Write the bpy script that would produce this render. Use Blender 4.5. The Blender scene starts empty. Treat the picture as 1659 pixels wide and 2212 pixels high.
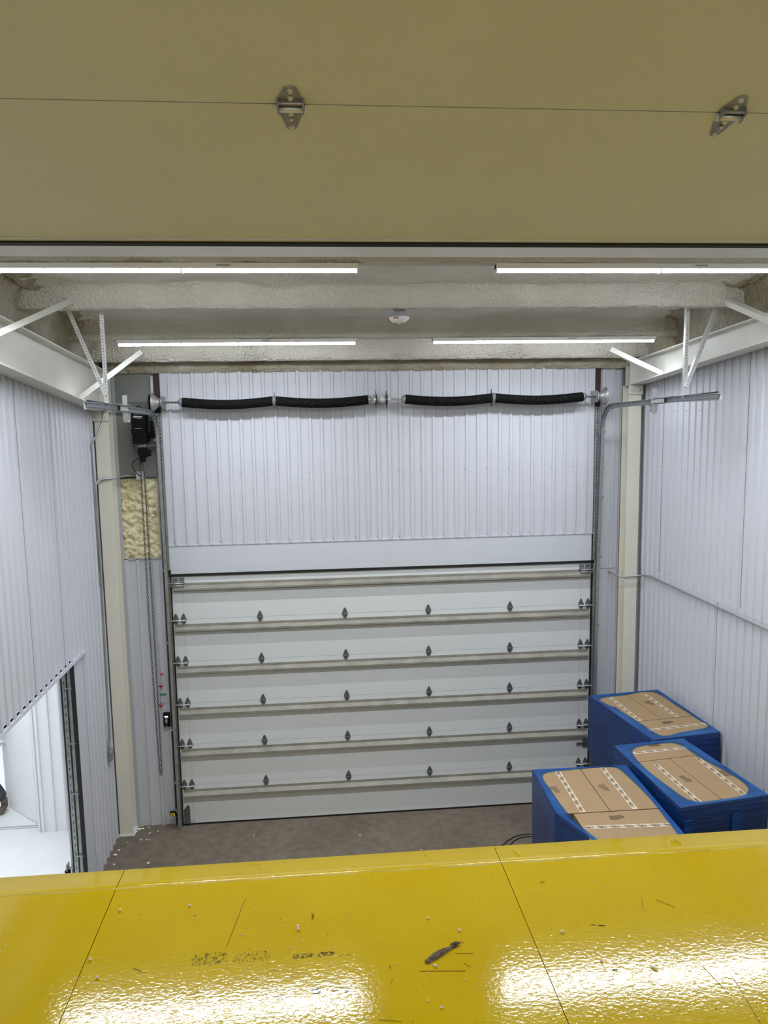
import bpy, math, random
from mathutils import Vector, Matrix, noise
random.seed(7)
S = bpy.context.scene
COL = S.collection
PI = math.pi

# ------------------------------------------------------------------ camera
cd = bpy.data.cameras.new('camera')
cam = bpy.data.objects.new('camera', cd); COL.objects.link(cam); S.camera = cam
yaw, pitch, roll = 0.0872970, -0.1251680, -0.0160182
f = Vector((math.sin(yaw)*math.cos(pitch), math.cos(yaw)*math.cos(pitch), math.sin(pitch)))
r0 = Vector((math.cos(yaw), -math.sin(yaw), 0)); u0 = r0.cross(f)
rt = r0*math.cos(roll) + u0*math.sin(roll); up = rt.cross(f)
M = Matrix.Identity(4)
for i in range(3):
    M[i][0] = rt[i]; M[i][1] = up[i]; M[i][2] = -f[i]
M[0][3], M[1][3], M[2][3] = 1.7904, -9.2793, 5.0953
cam.matrix_world = M
cd.sensor_fit = 'HORIZONTAL'; cd.sensor_width = 36.0; cd.lens = 36.0*1647.96/1659.0
cd.clip_start = 0.05; cd.clip_end = 200

# ------------------------------------------------------------------ world, exposure
W = bpy.data.worlds.new('world'); S.world = W; W.use_nodes = True
W.node_tree.nodes['Background'].inputs[0].default_value = (0.86, 0.93, 1.0, 1)
W.node_tree.nodes['Background'].inputs[1].default_value = 0.05
S.view_settings.view_transform = 'Standard'; S.view_settings.look = 'None'
S.view_settings.gamma = 1.0; S.view_settings.use_curve_mapping = False
S.view_settings.exposure = 0.0
TUBE = 52.0           # glow of the LED tube lenses
LAMP_W = 57.0        # light each strip throws downward
STRIP_C = (0.93, 0.97, 1.0)
S.cycles.max_bounces = 10; S.cycles.diffuse_bounces = 6; S.cycles.transparent_max_bounces = 12

def area(name, loc, rot, sx, sy, power, col=(1, 1, 1)):
    l = bpy.data.lights.new(name, 'AREA'); l.shape = 'RECTANGLE'; l.size = sx; l.size_y = sy
    l.energy = power; l.color = col
    o = bpy.data.objects.new(name, l); COL.objects.link(o); o.location = loc; o.rotation_euler = rot
    return o
area('next_room_light', (-3.0, -2.0, 3.05), (0, 0, 0), 2.6, 3.5, 92, (0.97, 0.99, 1))
area('doorway_light', (-3.3, 1.5, 2.9), (0, 0, 0), 2.0, 1.4, 60, (0.97, 0.99, 1))

# ------------------------------------------------------------------ materials
def mat(name, col, rough=0.5, metal=0.0, var=0.0, vscale=3.0, bump=0.0, bscale=40.0, col2=None, emit=0.0, spec=None, coat=0.0, detail=4.0, bdist=0.01):
    m = bpy.data.materials.new(name); m.use_nodes = True
    n = m.node_tree.nodes; l = m.node_tree.links; b = n['Principled BSDF']
    b.inputs['Base Color'].default_value = (*col, 1); b.inputs['Roughness'].default_value = rough
    b.inputs['Metallic'].default_value = metal
    if spec is not None: b.inputs['Specular IOR Level'].default_value = spec
    if coat: b.inputs['Coat Weight'].default_value = coat; b.inputs['Coat Roughness'].default_value = 0.08
    tc = n.new('ShaderNodeTexCoord')
    if var or col2:
        t = n.new('ShaderNodeTexNoise'); t.inputs['Scale'].default_value = vscale; t.inputs['Detail'].default_value = 6
        l.new(tc.outputs['Object'], t.inputs['Vector'])
        r = n.new('ShaderNodeValToRGB'); l.new(t.outputs['Fac'], r.inputs['Fac'])
        c2 = col2 if col2 else tuple(max(0, c*(1-var)) for c in col)
        r.color_ramp.elements[0].position = 0.35; r.color_ramp.elements[1].position = 0.65
        r.color_ramp.elements[0].color = (*c2, 1); r.color_ramp.elements[1].color = (*col, 1)
        l.new(r.outputs['Color'], b.inputs['Base Color'])
    if bump:
        t2 = n.new('ShaderNodeTexNoise'); t2.inputs['Scale'].default_value = bscale; t2.inputs['Detail'].default_value = detail
        l.new(tc.outputs['Object'], t2.inputs['Vector'])
        bp = n.new('ShaderNodeBump'); bp.inputs['Strength'].default_value = bump; bp.inputs['Distance'].default_value = bdist
        l.new(t2.outputs['Fac'], bp.inputs['Height']); l.new(bp.outputs['Normal'], b.inputs['Normal'])
    if emit:
        b.inputs['Emission Color'].default_value = (*STRIP_C, 1); b.inputs['Emission Strength'].default_value = emit
    return m

PANEL = mat('white_ribbed_panel', (0.58, 0.60, 0.67), 0.42, var=0.04, vscale=0.8)
HEADER = mat('flat_white_panel', (0.58, 0.61, 0.67), 0.45, var=0.03, vscale=1.0)
DOORM = mat('door_section_paint', (0.67, 0.705, 0.73), 0.45, var=0.03, vscale=2, bump=0.05, bscale=120)
CREAM = mat('column_paint', (0.74, 0.72, 0.64), 0.5, var=0.06, vscale=2.0)
WHITESTEEL = mat('rafter_paint', (0.68, 0.68, 0.64), 0.5, var=0.08, vscale=2.5)
GALV = mat('galvanised_steel', (0.40, 0.42, 0.44), 0.42, 0.7, var=0.25, vscale=14)
GALVL = mat('light_zinc', (0.72, 0.74, 0.74), 0.4, 0.5, var=0.15, vscale=20)
GALVD = mat('dark_zinc_hinge', (0.20, 0.215, 0.235), 0.42, 0.6, var=0.3, vscale=30)
HINGEM = mat('near_hinge_zinc', (0.42, 0.43, 0.45), 0.33, 0.85, var=0.25, vscale=30)
STRUTM = mat('strut_steel', (0.33, 0.32, 0.28), 0.5, 0.2, var=0.22, vscale=6)
ALU = mat('cast_drum', (0.36, 0.36, 0.36), 0.45, 0.6, var=0.2, vscale=12)
BLACK = mat('black_rubber', (0.008, 0.008, 0.009), 0.55)
BLACKP = mat('black_plastic', (0.003, 0.003, 0.004), 0.6, spec=0.15)
GAPM = mat('dark_gap', (0.01, 0.01, 0.01), 0.9)
LINEM = mat('seam_line', (0.16, 0.165, 0.18), 0.7)
REDOX = mat('red_oxide_steel', (0.035, 0.014, 0.013), 0.6, var=0.5, vscale=9)
GREYPL = mat('grey_plate', (0.21, 0.215, 0.205), 0.6, var=0.1, vscale=2)
GREYTR = mat('grey_trim', (0.42, 0.44, 0.48), 0.5)
EMT = mat('conduit_steel', (0.36, 0.38, 0.39), 0.4, 0.6)
CHAINM = mat('chain_steel', (0.16, 0.135, 0.10), 0.45, 0.7, var=0.4, vscale=60)
RED = mat('red_plastic', (0.30, 0.01, 0.02), 0.5)
REDTAG = mat('red_tag', (0.62, 0.05, 0.12), 0.6)
GREENTAG = mat('green_tag', (0.03, 0.22, 0.10), 0.6)
YELTAG = mat('yellow_label', (0.75, 0.62, 0.03), 0.5)
WHITEPL = mat('white_plastic', (0.80, 0.80, 0.79), 0.35)
INKW = mat('white_ink', (0.7, 0.7, 0.7), 0.6)
INKR = mat('red_ink', (0.22, 0.01, 0.01), 0.6)
INK = mat('black_ink', (0.022, 0.018, 0.016), 0.7)
CARD = mat('brown_cardboard', (0.285, 0.19, 0.098), 0.75, var=0.07, vscale=5, bump=0.05, bscale=200)
TAPE = mat('paper_tape', (0.56, 0.45, 0.33), 0.6)
WOOD = mat('pallet_wood', (0.40, 0.28, 0.16), 0.8, var=0.3, vscale=8)
BARK = mat('bark', (0.27, 0.20, 0.12), 0.8, col2=(0.075, 0.055, 0.04), vscale=90, bump=0.6, bscale=120)
CRUMB = mat('foam_crumb', (0.85, 0.80, 0.68), 0.9)
CHIP = mat('dark_chip', (0.045, 0.032, 0.02), 0.8)
NEXTW = mat('next_room_paint', (0.80, 0.83, 0.85), 0.5)
NEXTF = mat('next_room_floor', (0.74, 0.77, 0.78), 0.45, var=0.05, vscale=3)
SCREEN = mat('lit_screen', (0.3, 0.35, 0.8), 0.4, emit=0.9)
TUBEM = mat('led_tube', (1, 1, 1), 0.4, emit=TUBE)
FIXT = mat('fixture_enamel', (0.80, 0.81, 0.82), 0.35)
JEANS = mat('grey_jeans', (0.07, 0.08, 0.10), 0.85, var=0.5, vscale=14)
SHIRT = mat('dark_shirt', (0.05, 0.06, 0.08), 0.85)
BOOT = mat('tan_boot', (0.17, 0.125, 0.08), 0.6, var=0.4, vscale=14)
SKIN = mat('skin', (0.55, 0.34, 0.25), 0.5)
HAIR = mat('hair', (0.05, 0.03, 0.02), 0.7)

def nodes(m): return m.node_tree.nodes, m.node_tree.links, m.node_tree.nodes['Principled BSDF']

def foam_mat(name, c1, c2, scale, strength, pit):
    m = bpy.data.materials.new(name); m.use_nodes = True
    n, l, b = nodes(m); b.inputs['Roughness'].default_value = 0.85; b.inputs['Specular IOR Level'].default_value = 0.2
    tc = n.new('ShaderNodeTexCoord')
    a = n.new('ShaderNodeTexNoise'); a.inputs['Scale'].default_value = 1.6; a.inputs['Detail'].default_value = 7
    l.new(tc.outputs['Object'], a.inputs['Vector'])
    r = n.new('ShaderNodeValToRGB'); r.color_ramp.elements[0].position = 0.36; r.color_ramp.elements[1].position = 0.62
    r.color_ramp.elements[0].color = (*c2, 1); r.color_ramp.elements[1].color = (*c1, 1)
    l.new(a.outputs['Fac'], r.inputs['Fac']); l.new(r.outputs['Color'], b.inputs['Base Color'])
    v = n.new('ShaderNodeTexVoronoi'); v.inputs['Scale'].default_value = scale; v.feature = 'SMOOTH_F1'
    l.new(tc.outputs['Object'], v.inputs['Vector'])
    g = n.new('ShaderNodeTexNoise'); g.inputs['Scale'].default_value = pit; g.inputs['Detail'].default_value = 5
    l.new(tc.outputs['Object'], g.inputs['Vector'])
    ad = n.new('ShaderNodeMath'); ad.operation = 'MULTIPLY_ADD'; ad.inputs[1].default_value = 0.6
    l.new(g.outputs['Fac'], ad.inputs[0]); l.new(v.outputs['Distance'], ad.inputs[2])
    bp = n.new('ShaderNodeBump'); bp.inputs['Strength'].default_value = strength; bp.inputs['Distance'].default_value = 0.025
    l.new(ad.outputs[0], bp.inputs['Height']); l.new(bp.outputs['Normal'], b.inputs['Normal'])
    return m
FOAM = foam_mat('painted_foam', (0.62, 0.60, 0.55), (0.56, 0.54, 0.485), 45, 0.75, 75)
FOAMB = foam_mat('bare_foam', (0.86, 0.80, 0.54), (0.72, 0.64, 0.40), 26, 0.8, 20)
FOAME = foam_mat('edge_foam', (0.40, 0.375, 0.31), (0.27, 0.235, 0.16), 22, 0.9, 25)

def concrete():
    m = mat('concrete_floor', (0.175, 0.152, 0.115), 0.75, col2=(0.135, 0.118, 0.09), vscale=1.1, bump=0.15, bscale=90)
    n, l, b = nodes(m)
    tc = n.new('ShaderNodeTexCoord'); t = n.new('ShaderNodeTexNoise'); t.inputs['Scale'].default_value = 9; t.inputs['Detail'].default_value = 9
    l.new(tc.outputs['Object'], t.inputs['Vector'])
    r = n.new('ShaderNodeValToRGB'); r.color_ramp.elements[0].position = 0.28; r.color_ramp.elements[0].color = (0.72, 0.42, 0.4, 1)
    r.color_ramp.elements[1].position = 0.62; r.color_ramp.elements[1].color = (1, 1, 1, 1); l.new(t.outputs['Fac'], r.inputs['Fac'])
    mx = n.new('ShaderNodeMix'); mx.data_type = 'RGBA'; mx.blend_type = 'MULTIPLY'; mx.inputs[0].default_value = 0.6
    src = b.inputs['Base Color'].links[0].from_socket
    l.new(src, mx.inputs[6]); l.new(r.outputs['Color'], mx.inputs[7]); l.new(mx.outputs[2], b.inputs['Base Color'])
    return m
CONC = concrete()

def film(name, transp, col):
    m = bpy.data.materials.new(name); m.use_nodes = True
    n, l, b = nodes(m)
    b.inputs['Base Color'].default_value = (*col, 1); b.inputs['Roughness'].default_value = 0.28; b.inputs['Specular IOR Level'].default_value = 0.3
    tc = n.new('ShaderNodeTexCoord'); mp = n.new('ShaderNodeMapping'); mp.inputs['Scale'].default_value = (1.2, 1.2, 26)
    mp.inputs['Rotation'].default_value = (0.10, 0.12, 0)
    l.new(tc.outputs['Object'], mp.inputs['Vector'])
    t = n.new('ShaderNodeTexNoise'); t.inputs['Scale'].default_value = 1.6; t.inputs['Detail'].default_value = 6
    l.new(mp.outputs['Vector'], t.inputs['Vector'])
    bp = n.new('ShaderNodeBump'); bp.inputs['Strength'].default_value = 0.5; bp.inputs['Distance'].default_value = 0.02
    l.new(t.outputs['Fac'], bp.inputs['Height']); l.new(bp.outputs['Normal'], b.inputs['Normal'])
    r = n.new('ShaderNodeValToRGB'); r.color_ramp.elements[0].position = 0.3; r.color_ramp.elements[1].position = 0.75
    r.color_ramp.elements[0].color = (col[0]*0.5, col[1]*0.55, col[2]*0.7, 1); r.color_ramp.elements[1].color = (col[0]*1.6+.01, col[1]*1.5, col[2]*1.3, 1)
    l.new(t.outputs['Fac'], r.inputs['Fac']); l.new(r.outputs['Color'], b.inputs['Base Color'])
    tr = n.new('ShaderNodeBsdfTransparent'); tr.inputs[0].default_value = (0.35, 0.62, 0.95, 1)
    mx = n.new('ShaderNodeMixShader'); mx.inputs[0].default_value = 1-transp
    l.new(tr.outputs[0], mx.inputs[1]); l.new(b.outputs[0], mx.inputs[2])
    l.new(mx.outputs[0], n['Material Output'].inputs['Surface'])
    return m
FILMS = film('blue_stretch_film_layers', 0.02, (0.002, 0.030, 0.135))
FILMT2 = film('blue_stretch_film_single', 0.72, (0.008, 0.10, 0.38))
FILMT = film('blue_stretch_film_thin', 0.42, (0.008, 0.10, 0.38))

def yellow_mat():
    m = mat('yellow_gloss_paint', (0.72, 0.50, 0.012), 0.12, spec=0.28)
    n, l, b = nodes(m)
    tc = n.new('ShaderNodeTexCoord'); va = n.new('ShaderNodeVectorMath'); va.operation = 'ADD'; va.inputs[1].default_value = (2.0, -8.0, 0)
    l.new(tc.outputs['Object'], va.inputs[0]); OB = va.outputs[0]      # the scuffs are laid out in room metres
    t = n.new('ShaderNodeTexNoise'); t.inputs['Scale'].default_value = 95; t.inputs['Detail'].default_value = 1.6
    t.inputs['Roughness'].default_value = 0.45
    mp = n.new('ShaderNodeMapping'); mp.inputs['Scale'].default_value = (0.75, 1, 1); l.new(OB, mp.inputs[0]); l.new(mp.outputs[0], t.inputs['Vector'])
    bp = n.new('ShaderNodeBump'); bp.inputs['Strength'].default_value = 1.0; bp.inputs['Distance'].default_value = 0.00033
    l.new(t.outputs['Fac'], bp.inputs['Height']); l.new(bp.outputs['Normal'], b.inputs['Normal'])
    big = n.new('ShaderNodeTexNoise'); big.inputs['Scale'].default_value = 2.2; big.inputs['Detail'].default_value = 5; l.new(OB, big.inputs['Vector'])
    r = n.new('ShaderNodeValToRGB'); r.color_ramp.elements[0].position = 0.35; r.color_ramp.elements[1].position = 0.7
    r.color_ramp.elements[0].color = (0.66, 0.455, 0.006, 1); r.color_ramp.elements[1].color = (0.70, 0.50, 0.012, 1)
    l.new(big.outputs['Fac'], r.inputs['Fac'])
    cur = r.outputs['Color']
    sx = n.new('ShaderNodeSeparateXYZ'); l.new(OB, sx.inputs[0])
    def math_(op, a, c=None, clamp=False):
        k = n.new('ShaderNodeMath'); k.operation = op; k.use_clamp = clamp
        for i, v in enumerate((a, c)):
            if v is None: continue
            if isinstance(v, (int, float)): k.inputs[i].default_value = v
            else: l.new(v, k.inputs[i])
        return k.outputs[0]
    # scuffs, each with its own place and streaky grain
    gr = n.new('ShaderNodeTexNoise'); gr.inputs['Scale'].default_value = 70; gr.inputs['Detail'].default_value = 8
    gr.inputs['Roughness'].default_value = 0.75
    gm = n.new('ShaderNodeMapping'); gm.inputs['Scale'].default_value = (1.5, 0.8, 1); l.new(OB, gm.inputs[0]); l.new(gm.outputs[0], gr.inputs['Vector'])
    tot = None
    for (x, y, wx, wy, k) in ((1.39, -6.885, .075, .04, 1.08), (1.53, -6.89, .08, .033, 1.02), (1.70, -6.905, .045, .015, 1.2), (1.775, -6.905, .04, .013, 1.22),
                              (1.845, -6.917, .028, .005, 1.1), (1.635, -7.085, .022, .02, 1.25), (1.745, -7.07, .018, .016, 1.45), (1.825, -7.075, .036, .014, 1.3),
                              (1.60, -7.075, .03, .008, .8), (2.02, -6.97, .03, .16, .5), (2.27, -6.99, .02, .05, .62), (2.65, -6.60, .02, .03, .55)):
        dx = math_('DIVIDE', math_('SUBTRACT', sx.outputs[0], x), wx); dy = math_('DIVIDE', math_('SUBTRACT', sx.outputs[1], y), wy)
        dx = math_('MULTIPLY', dx, dx); dy = math_('MULTIPLY', dy, dy); d = math_('ADD', math_('MULTIPLY', dx, dx), math_('MULTIPLY', dy, dy))
        v = math_('MULTIPLY', math_('SUBTRACT', 1.25, d, True), k)
        tot = v if tot is None else math_('MAXIMUM', tot, v)
    msk = math_('MULTIPLY', math_('SUBTRACT', math_('ADD', math_('MULTIPLY', tot, 0.33), gr.outputs['Fac']), 0.83), 7.0, True)
    mx = n.new('ShaderNodeMix'); mx.data_type = 'RGBA'; l.new(msk, mx.inputs[0]); l.new(cur, mx.inputs[6]); mx.inputs[7].default_value = (0.035, 0.03, 0.015, 1)
    # pale dusty rubs
    du = n.new('ShaderNodeTexNoise'); du.inputs['Scale'].default_value = 3.4; du.inputs['Detail'].default_value = 9; du.inputs['Roughness'].default_value = 0.7
    l.new(OB, du.inputs['Vector'])
    dm = math_('MULTIPLY', math_('SUBTRACT', du.outputs['Fac'], 0.60), 1.6, True)
    m2 = n.new('ShaderNodeMix'); m2.data_type = 'RGBA'; l.new(dm, m2.inputs[0]); l.new(mx.outputs[2], m2.inputs[6]); m2.inputs[7].default_value = (0.66, 0.50, 0.12, 1)
    # fine dark specks
    sp = n.new('ShaderNodeTexVoronoi'); sp.inputs['Scale'].default_value = 60; l.new(OB, sp.inputs['Vector'])
    sc = n.new('ShaderNodeSeparateColor'); l.new(sp.outputs['Color'], sc.inputs[0])
    thr = math_('MULTIPLY', math_('SUBTRACT', sc.outputs[0], 0.80), 0.8, True)
    spm = math_('MULTIPLY', math_('SUBTRACT', thr, sp.outputs['Distance']), 60, True)
    m3 = n.new('ShaderNodeMix'); m3.data_type = 'RGBA'; l.new(spm, m3.inputs[0]); l.new(m2.outputs[2], m3.inputs[6]); m3.inputs[7].default_value = (0.16, 0.10, 0.02, 1)
    l.new(m3.outputs[2], b.inputs['Base Color'])
    rr = math_('ADD', 0.075, math_('MULTIPLY', dm, 0.08)); l.new(rr, b.inputs['Roughness'])
    return m
YEL = yellow_mat()
YELW = mat('dirty_weld_bead', (0.60, 0.46, 0.12), 0.6, col2=(0.72, 0.51, 0.03), vscale=7)

def spring_mat():
    m = mat('oiled_black_spring', (0.006, 0.006, 0.006), 0.8, 0.0, spec=0.12)
    n, l, b = nodes(m); tc = n.new('ShaderNodeTexCoord')
    v = n.new('ShaderNodeTexVoronoi'); v.inputs['Scale'].default_value = 38; l.new(tc.outputs['Object'], v.inputs['Vector'])
    r = n.new('ShaderNodeValToRGB'); r.color_ramp.elements[0].position = 0.05; r.color_ramp.elements[0].color = (0.5, 0.48, 0.45, 1)
    r.color_ramp.elements[1].position = 0.11; r.color_ramp.elements[1].color = (0.005, 0.005, 0.005, 1)
    l.new(v.outputs['Distance'], r.inputs['Fac']); l.new(r.outputs['Color'], b.inputs['Base Color'])
    return m
SPRING = spring_mat()

# ------------------------------------------------------------------ mesh helpers
class MB:
    def __init__(s): s.v = []; s.f = []; s.mi = []; s.cur = 0; s.smooth = []; s.sm = False
    def face(s, idx): s.f.append(tuple(idx)); s.mi.append(s.cur); s.smooth.append(s.sm)
    def box(s, x0, x1, y0, y1, z0, z1):
        if x0 > x1: x0, x1 = x1, x0
        if y0 > y1: y0, y1 = y1, y0
        if z0 > z1: z0, z1 = z1, z0
        k = len(s.v)
        s.v += [(x0,y0,z0),(x1,y0,z0),(x1,y1,z0),(x0,y1,z0),(x0,y0,z1),(x1,y0,z1),(x1,y1,z1),(x0,y1,z1)]
        for q in ((0,3,2,1),(4,5,6,7),(0,1,5,4),(1,2,6,5),(2,3,7,6),(3,0,4,7)): s.face([k+i for i in q])
        return s
    def hexa(s, pts):            # 8 points, bottom 4 (ccw) then top 4
        k = len(s.v); s.v += [tuple(p) for p in pts]
        for q in ((0,3,2,1),(4,5,6,7),(0,1,5,4),(1,2,6,5),(2,3,7,6),(3,0,4,7)): s.face([k+i for i in q])
        return s
    def bar(s, a, b, w, h, ref=(0,0,1)):
        a = Vector(a); b = Vector(b); d = (b-a).normalized(); x = d.cross(Vector(ref))
        if x.length < 1e-4: x = d.cross(Vector((0,1,0)))
        x.normalize(); y = x.cross(d)
        P = []
        for c in (a, b): P += [c - x*w/2 - y*h/2, c + x*w/2 - y*h/2, c + x*w/2 + y*h/2, c - x*w/2 + y*h/2]
        return s.hexa(P)
    def angle(s, a, b, w, t, ref=(0,0,1), flip=1):   # L profile
        a = Vector(a); b = Vector(b); d = (b-a).normalized(); x = d.cross(Vector(ref)).normalized(); y = x.cross(d)
        o = x*(w/2)*flip
        s.bar(a + y*0, b, w, t, ref)
        s.bar(a + o + y*w/2, b + o + y*w/2, t, w, ref); return s
    def tube(s, pts, r, n=10, cap=True):
        pts = [Vector(p) for p in pts]; k0 = len(s.v); sm = s.sm; s.sm = True
        rs = r if isinstance(r, (list, tuple)) else [r]*len(pts)
        prev = None
        for i, p in enumerate(pts):
            d = (pts[min(i+1, len(pts)-1)] - pts[max(i-1, 0)]).normalized()
            if prev is None:
                x = d.cross(Vector((0,0,1)));  x = x if x.length > 1e-3 else d.cross(Vector((0,1,0)))
            else: x = prev - d*prev.dot(d)
            x.normalize(); prev = x; y = d.cross(x)
            for j in range(n):
                a = 2*PI*j/n; s.v.append(tuple(p + (x*math.cos(a) + y*math.sin(a))*rs[i]))
        for i in range(len(pts)-1):
            for j in range(n):
                a = k0+i*n+j; b2 = k0+i*n+(j+1) % n; s.face((a, b2, b2+n, a+n))
        s.sm = sm
        if cap:
            s.face([k0+j for j in range(n)][::-1]); s.face([k0+(len(pts)-1)*n+j for j in range(n)])
        return s
    def lathe(s, c, axis, prof, n=24):               # prof: (t along axis, radius)
        c = Vector(c); ax = Vector(axis).normalized()
        return s.tube([c + ax*t for t, _ in prof], [max(r, 1e-4) for _, r in prof], n)
    def prism(s, poly, y0, y1, plane='xz'):          # poly in plane, extruded along the third axis
        k = len(s.v); n = len(poly)
        for y in (y0, y1):
            for a, b in poly:
                s.v.append({'xz': (a, y, b), 'xy': (a, b, y), 'yz': (y, a, b)}[plane])
        s.face([k+i for i in range(n)]); s.face([k+n+i for i in range(n)][::-1])
        for i in range(n):
            j = (i+1) % n; s.face((k+i, k+n+i, k+n+j, k+j))
        return s
    def sheet(s, rows, smooth=False):                # grid of points
        k = len(s.v); m = len(rows[0]); sm = s.sm; s.sm = smooth
        for r in rows: s.v += [tuple(p) for p in r]
        for i in range(len(rows)-1):
            for j in range(m-1):
                a = k+i*m+j; s.face((a, a+1, a+m+1, a+m))
        s.sm = sm; return s
    def blob(s, c, r, seed=0, sq=(1,1,.7)):
        rnd = random.Random(seed); k = len(s.v); n = 6; c = Vector(c)
        rows = []
        s.v.append(tuple(c + Vector((0,0,r*sq[2]))))
        for i in (1, 2, 3):
            ph = PI*i/4
            for j in range(n):
                a = 2*PI*j/n; q = r*rnd.uniform(.7, 1.15)
                s.v.append(tuple(c + Vector((math.sin(ph)*math.cos(a)*q*sq[0], math.sin(ph)*math.sin(a)*q*sq[1], math.cos(ph)*q*sq[2]))))
        s.v.append(tuple(c - Vector((0,0,r*sq[2]))))
        for j in range(n): s.face((k, k+1+j, k+1+(j+1) % n))
        for i in range(2):
            for j in range(n):
                a = k+1+i*n+j; b2 = k+1+i*n+(j+1) % n; s.face((a, a+n, b2+n, b2))
        e = k+1+3*n
        for j in range(n): s.face((e, k+1+2*n+(j+1) % n, k+1+2*n+j))
        return s
    def text(s, string, size, T):
        vs, fs = text_mesh(string, size); k = len(s.v)
        s.v += [tuple(T @ Vector(p)) for p in vs]
        for q in fs: s.face([k+i for i in q])
        return s
    def build(s, name, mats, parent=None, bevel=0.0):
        me = bpy.data.meshes.new(name); me.from_pydata(s.v, [], s.f)
        if not isinstance(mats, (list, tuple)): mats = [mats]
        for m in mats: me.materials.append(m)
        me.polygons.foreach_set('material_index', s.mi); me.polygons.foreach_set('use_smooth', s.smooth)
        me.update()
        o = bpy.data.objects.new(name, me); COL.objects.link(o)
        if parent: o.parent = parent
        if bevel:
            b = o.modifiers.new('bevel', 'BEVEL'); b.width = bevel; b.segments = 2; b.limit_method = 'ANGLE'; b.angle_limit = 0.7
        return o

_tc = {}
def text_mesh(string, size):
    if string not in _tc:
        c = bpy.data.curves.new('lettering_curve', 'FONT'); c.body = string; c.size = 1.0; c.align_x = 'CENTER'; c.align_y = 'CENTER'
        c.resolution_u = 2; c.offset = 0.032
        o = bpy.data.objects.new('lettering_curve', c); COL.objects.link(o)
        dg = bpy.context.evaluated_depsgraph_get(); dg.update()
        me = bpy.data.meshes.new_from_object(o.evaluated_get(dg))
        _tc[string] = ([tuple(v.co) for v in me.vertices], [tuple(p.vertices) for p in me.polygons])
        bpy.data.objects.remove(o); bpy.data.curves.remove(c); bpy.data.meshes.remove(me)
    vs, fs = _tc[string]
    return [(x*size, y*size, z*size) for x, y, z in vs], fs

def tag(o, label, cat, group=None, kind=None):
    o['label'] = label; o['category'] = cat
    if group: o['group'] = group
    if kind: o['kind'] = kind
    return o
def thing(name, label, cat, loc=(0,0,0), rotz=0.0, group=None, kind=None):
    o = bpy.data.objects.new(name, None); COL.objects.link(o); o.location = loc; o.rotation_euler = (0,0,rotz)
    o.empty_display_size = 0.05
    return tag(o, label, cat, group, kind)
def local(parent, child):        # child meshes written in world coordinates: keep them there under a moved empty
    child.parent = parent; child.matrix_parent_inverse = Matrix.Translation(Vector(parent.location)).inverted(); return child
def copy_tree(o, parent=None):
    c = o.copy(); COL.objects.link(c)
    if parent: c.parent = parent
    for ch in list(o.children): copy_tree(ch, c)
    return c
def catmull(pts, seg=8, closed=False):
    P = [Vector(p) for p in pts]; out = []; n = len(P)
    rng = range(n) if closed else range(n-1)
    for i in rng:
        p0 = P[(i-1) % n] if closed or i > 0 else P[0]; p1 = P[i]; p2 = P[(i+1) % n]; p3 = P[(i+2) % n] if closed or i+2 < n else P[n-1]
        for k in range(seg):
            t = k/seg
            out.append(0.5*((2*p1) + (p2-p0)*t + (2*p0-5*p1+4*p2-p3)*t*t + (3*p1-p0-3*p2+p3)*t**3))
    if not closed: out.append(P[-1])
    return out

# ------------------------------------------------------------------ room constants
XL, XR = -0.775, 5.850          # pans of the side walls
YB = -11.6                       # how far the room runs back behind the camera
PITCH, RH = 0.1365, 0.018
DW, DS = 5.2337, 0.5334          # door width, section height
DH = 6*DS

def ribs(u0, u1, h=RH, phase=0.0):          # (u, offset) polyline of a ribbed sheet
    out = [(u0, 0.0)]; k = math.floor((u0-phase)/PITCH)
    u = phase + k*PITCH
    while u < u1:
        for du, o in ((0.046, 0), (0.054, 1), (0.084, 1), (0.092, 0)):
            q = u+du
            if u0 < q < u1: out.append((q, o*h))
        u += PITCH
    # end height
    out.append((u1, 0.0)); return out
def ribbed(mb, axis, u0, u1, z0, z1, at, sign, h=RH, phase=0.0):
    """axis 'x': sheet in the xz plane at y=at, ribs stand out by sign*h; axis 'y': sheet in the yz plane at x=at."""
    pr = ribs(u0, u1, h, phase)
    zt = z1 if callable(z1) else (lambda u: z1)
    zb = z0 if callable(z0) else (lambda u: z0)
    rows = []
    for u, o in pr:
        w = at + sign*o
        rows.append([(u, w, zb(u)), (u, w, zt(u))] if axis == 'x' else [(w, u, zb(u)), (w, u, zt(u))])
    mb.sheet(rows)
def screw(mb, p, n, r=0.006):
    mb.lathe(p, n, [(0, r), (0.005, r), (0.007, r*.5)], 6)

# ------------------------------------------------------------------ floor
fl = MB(); fl.box(XL-0.1, XR+0.1, YB, 0.12, -0.15, 0.0)
tag(fl.build('floor', CONC), 'stained brown grey concrete floor in front of the overhead door', 'floor', kind='structure')
fl2 = MB(); fl2.box(-6.0, XL-0.102, YB, 3.4, -0.15, 0.0)
tag(fl2.build('floor', NEXTF), 'bright white floor of the room beyond the left opening', 'floor', kind='structure')

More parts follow.
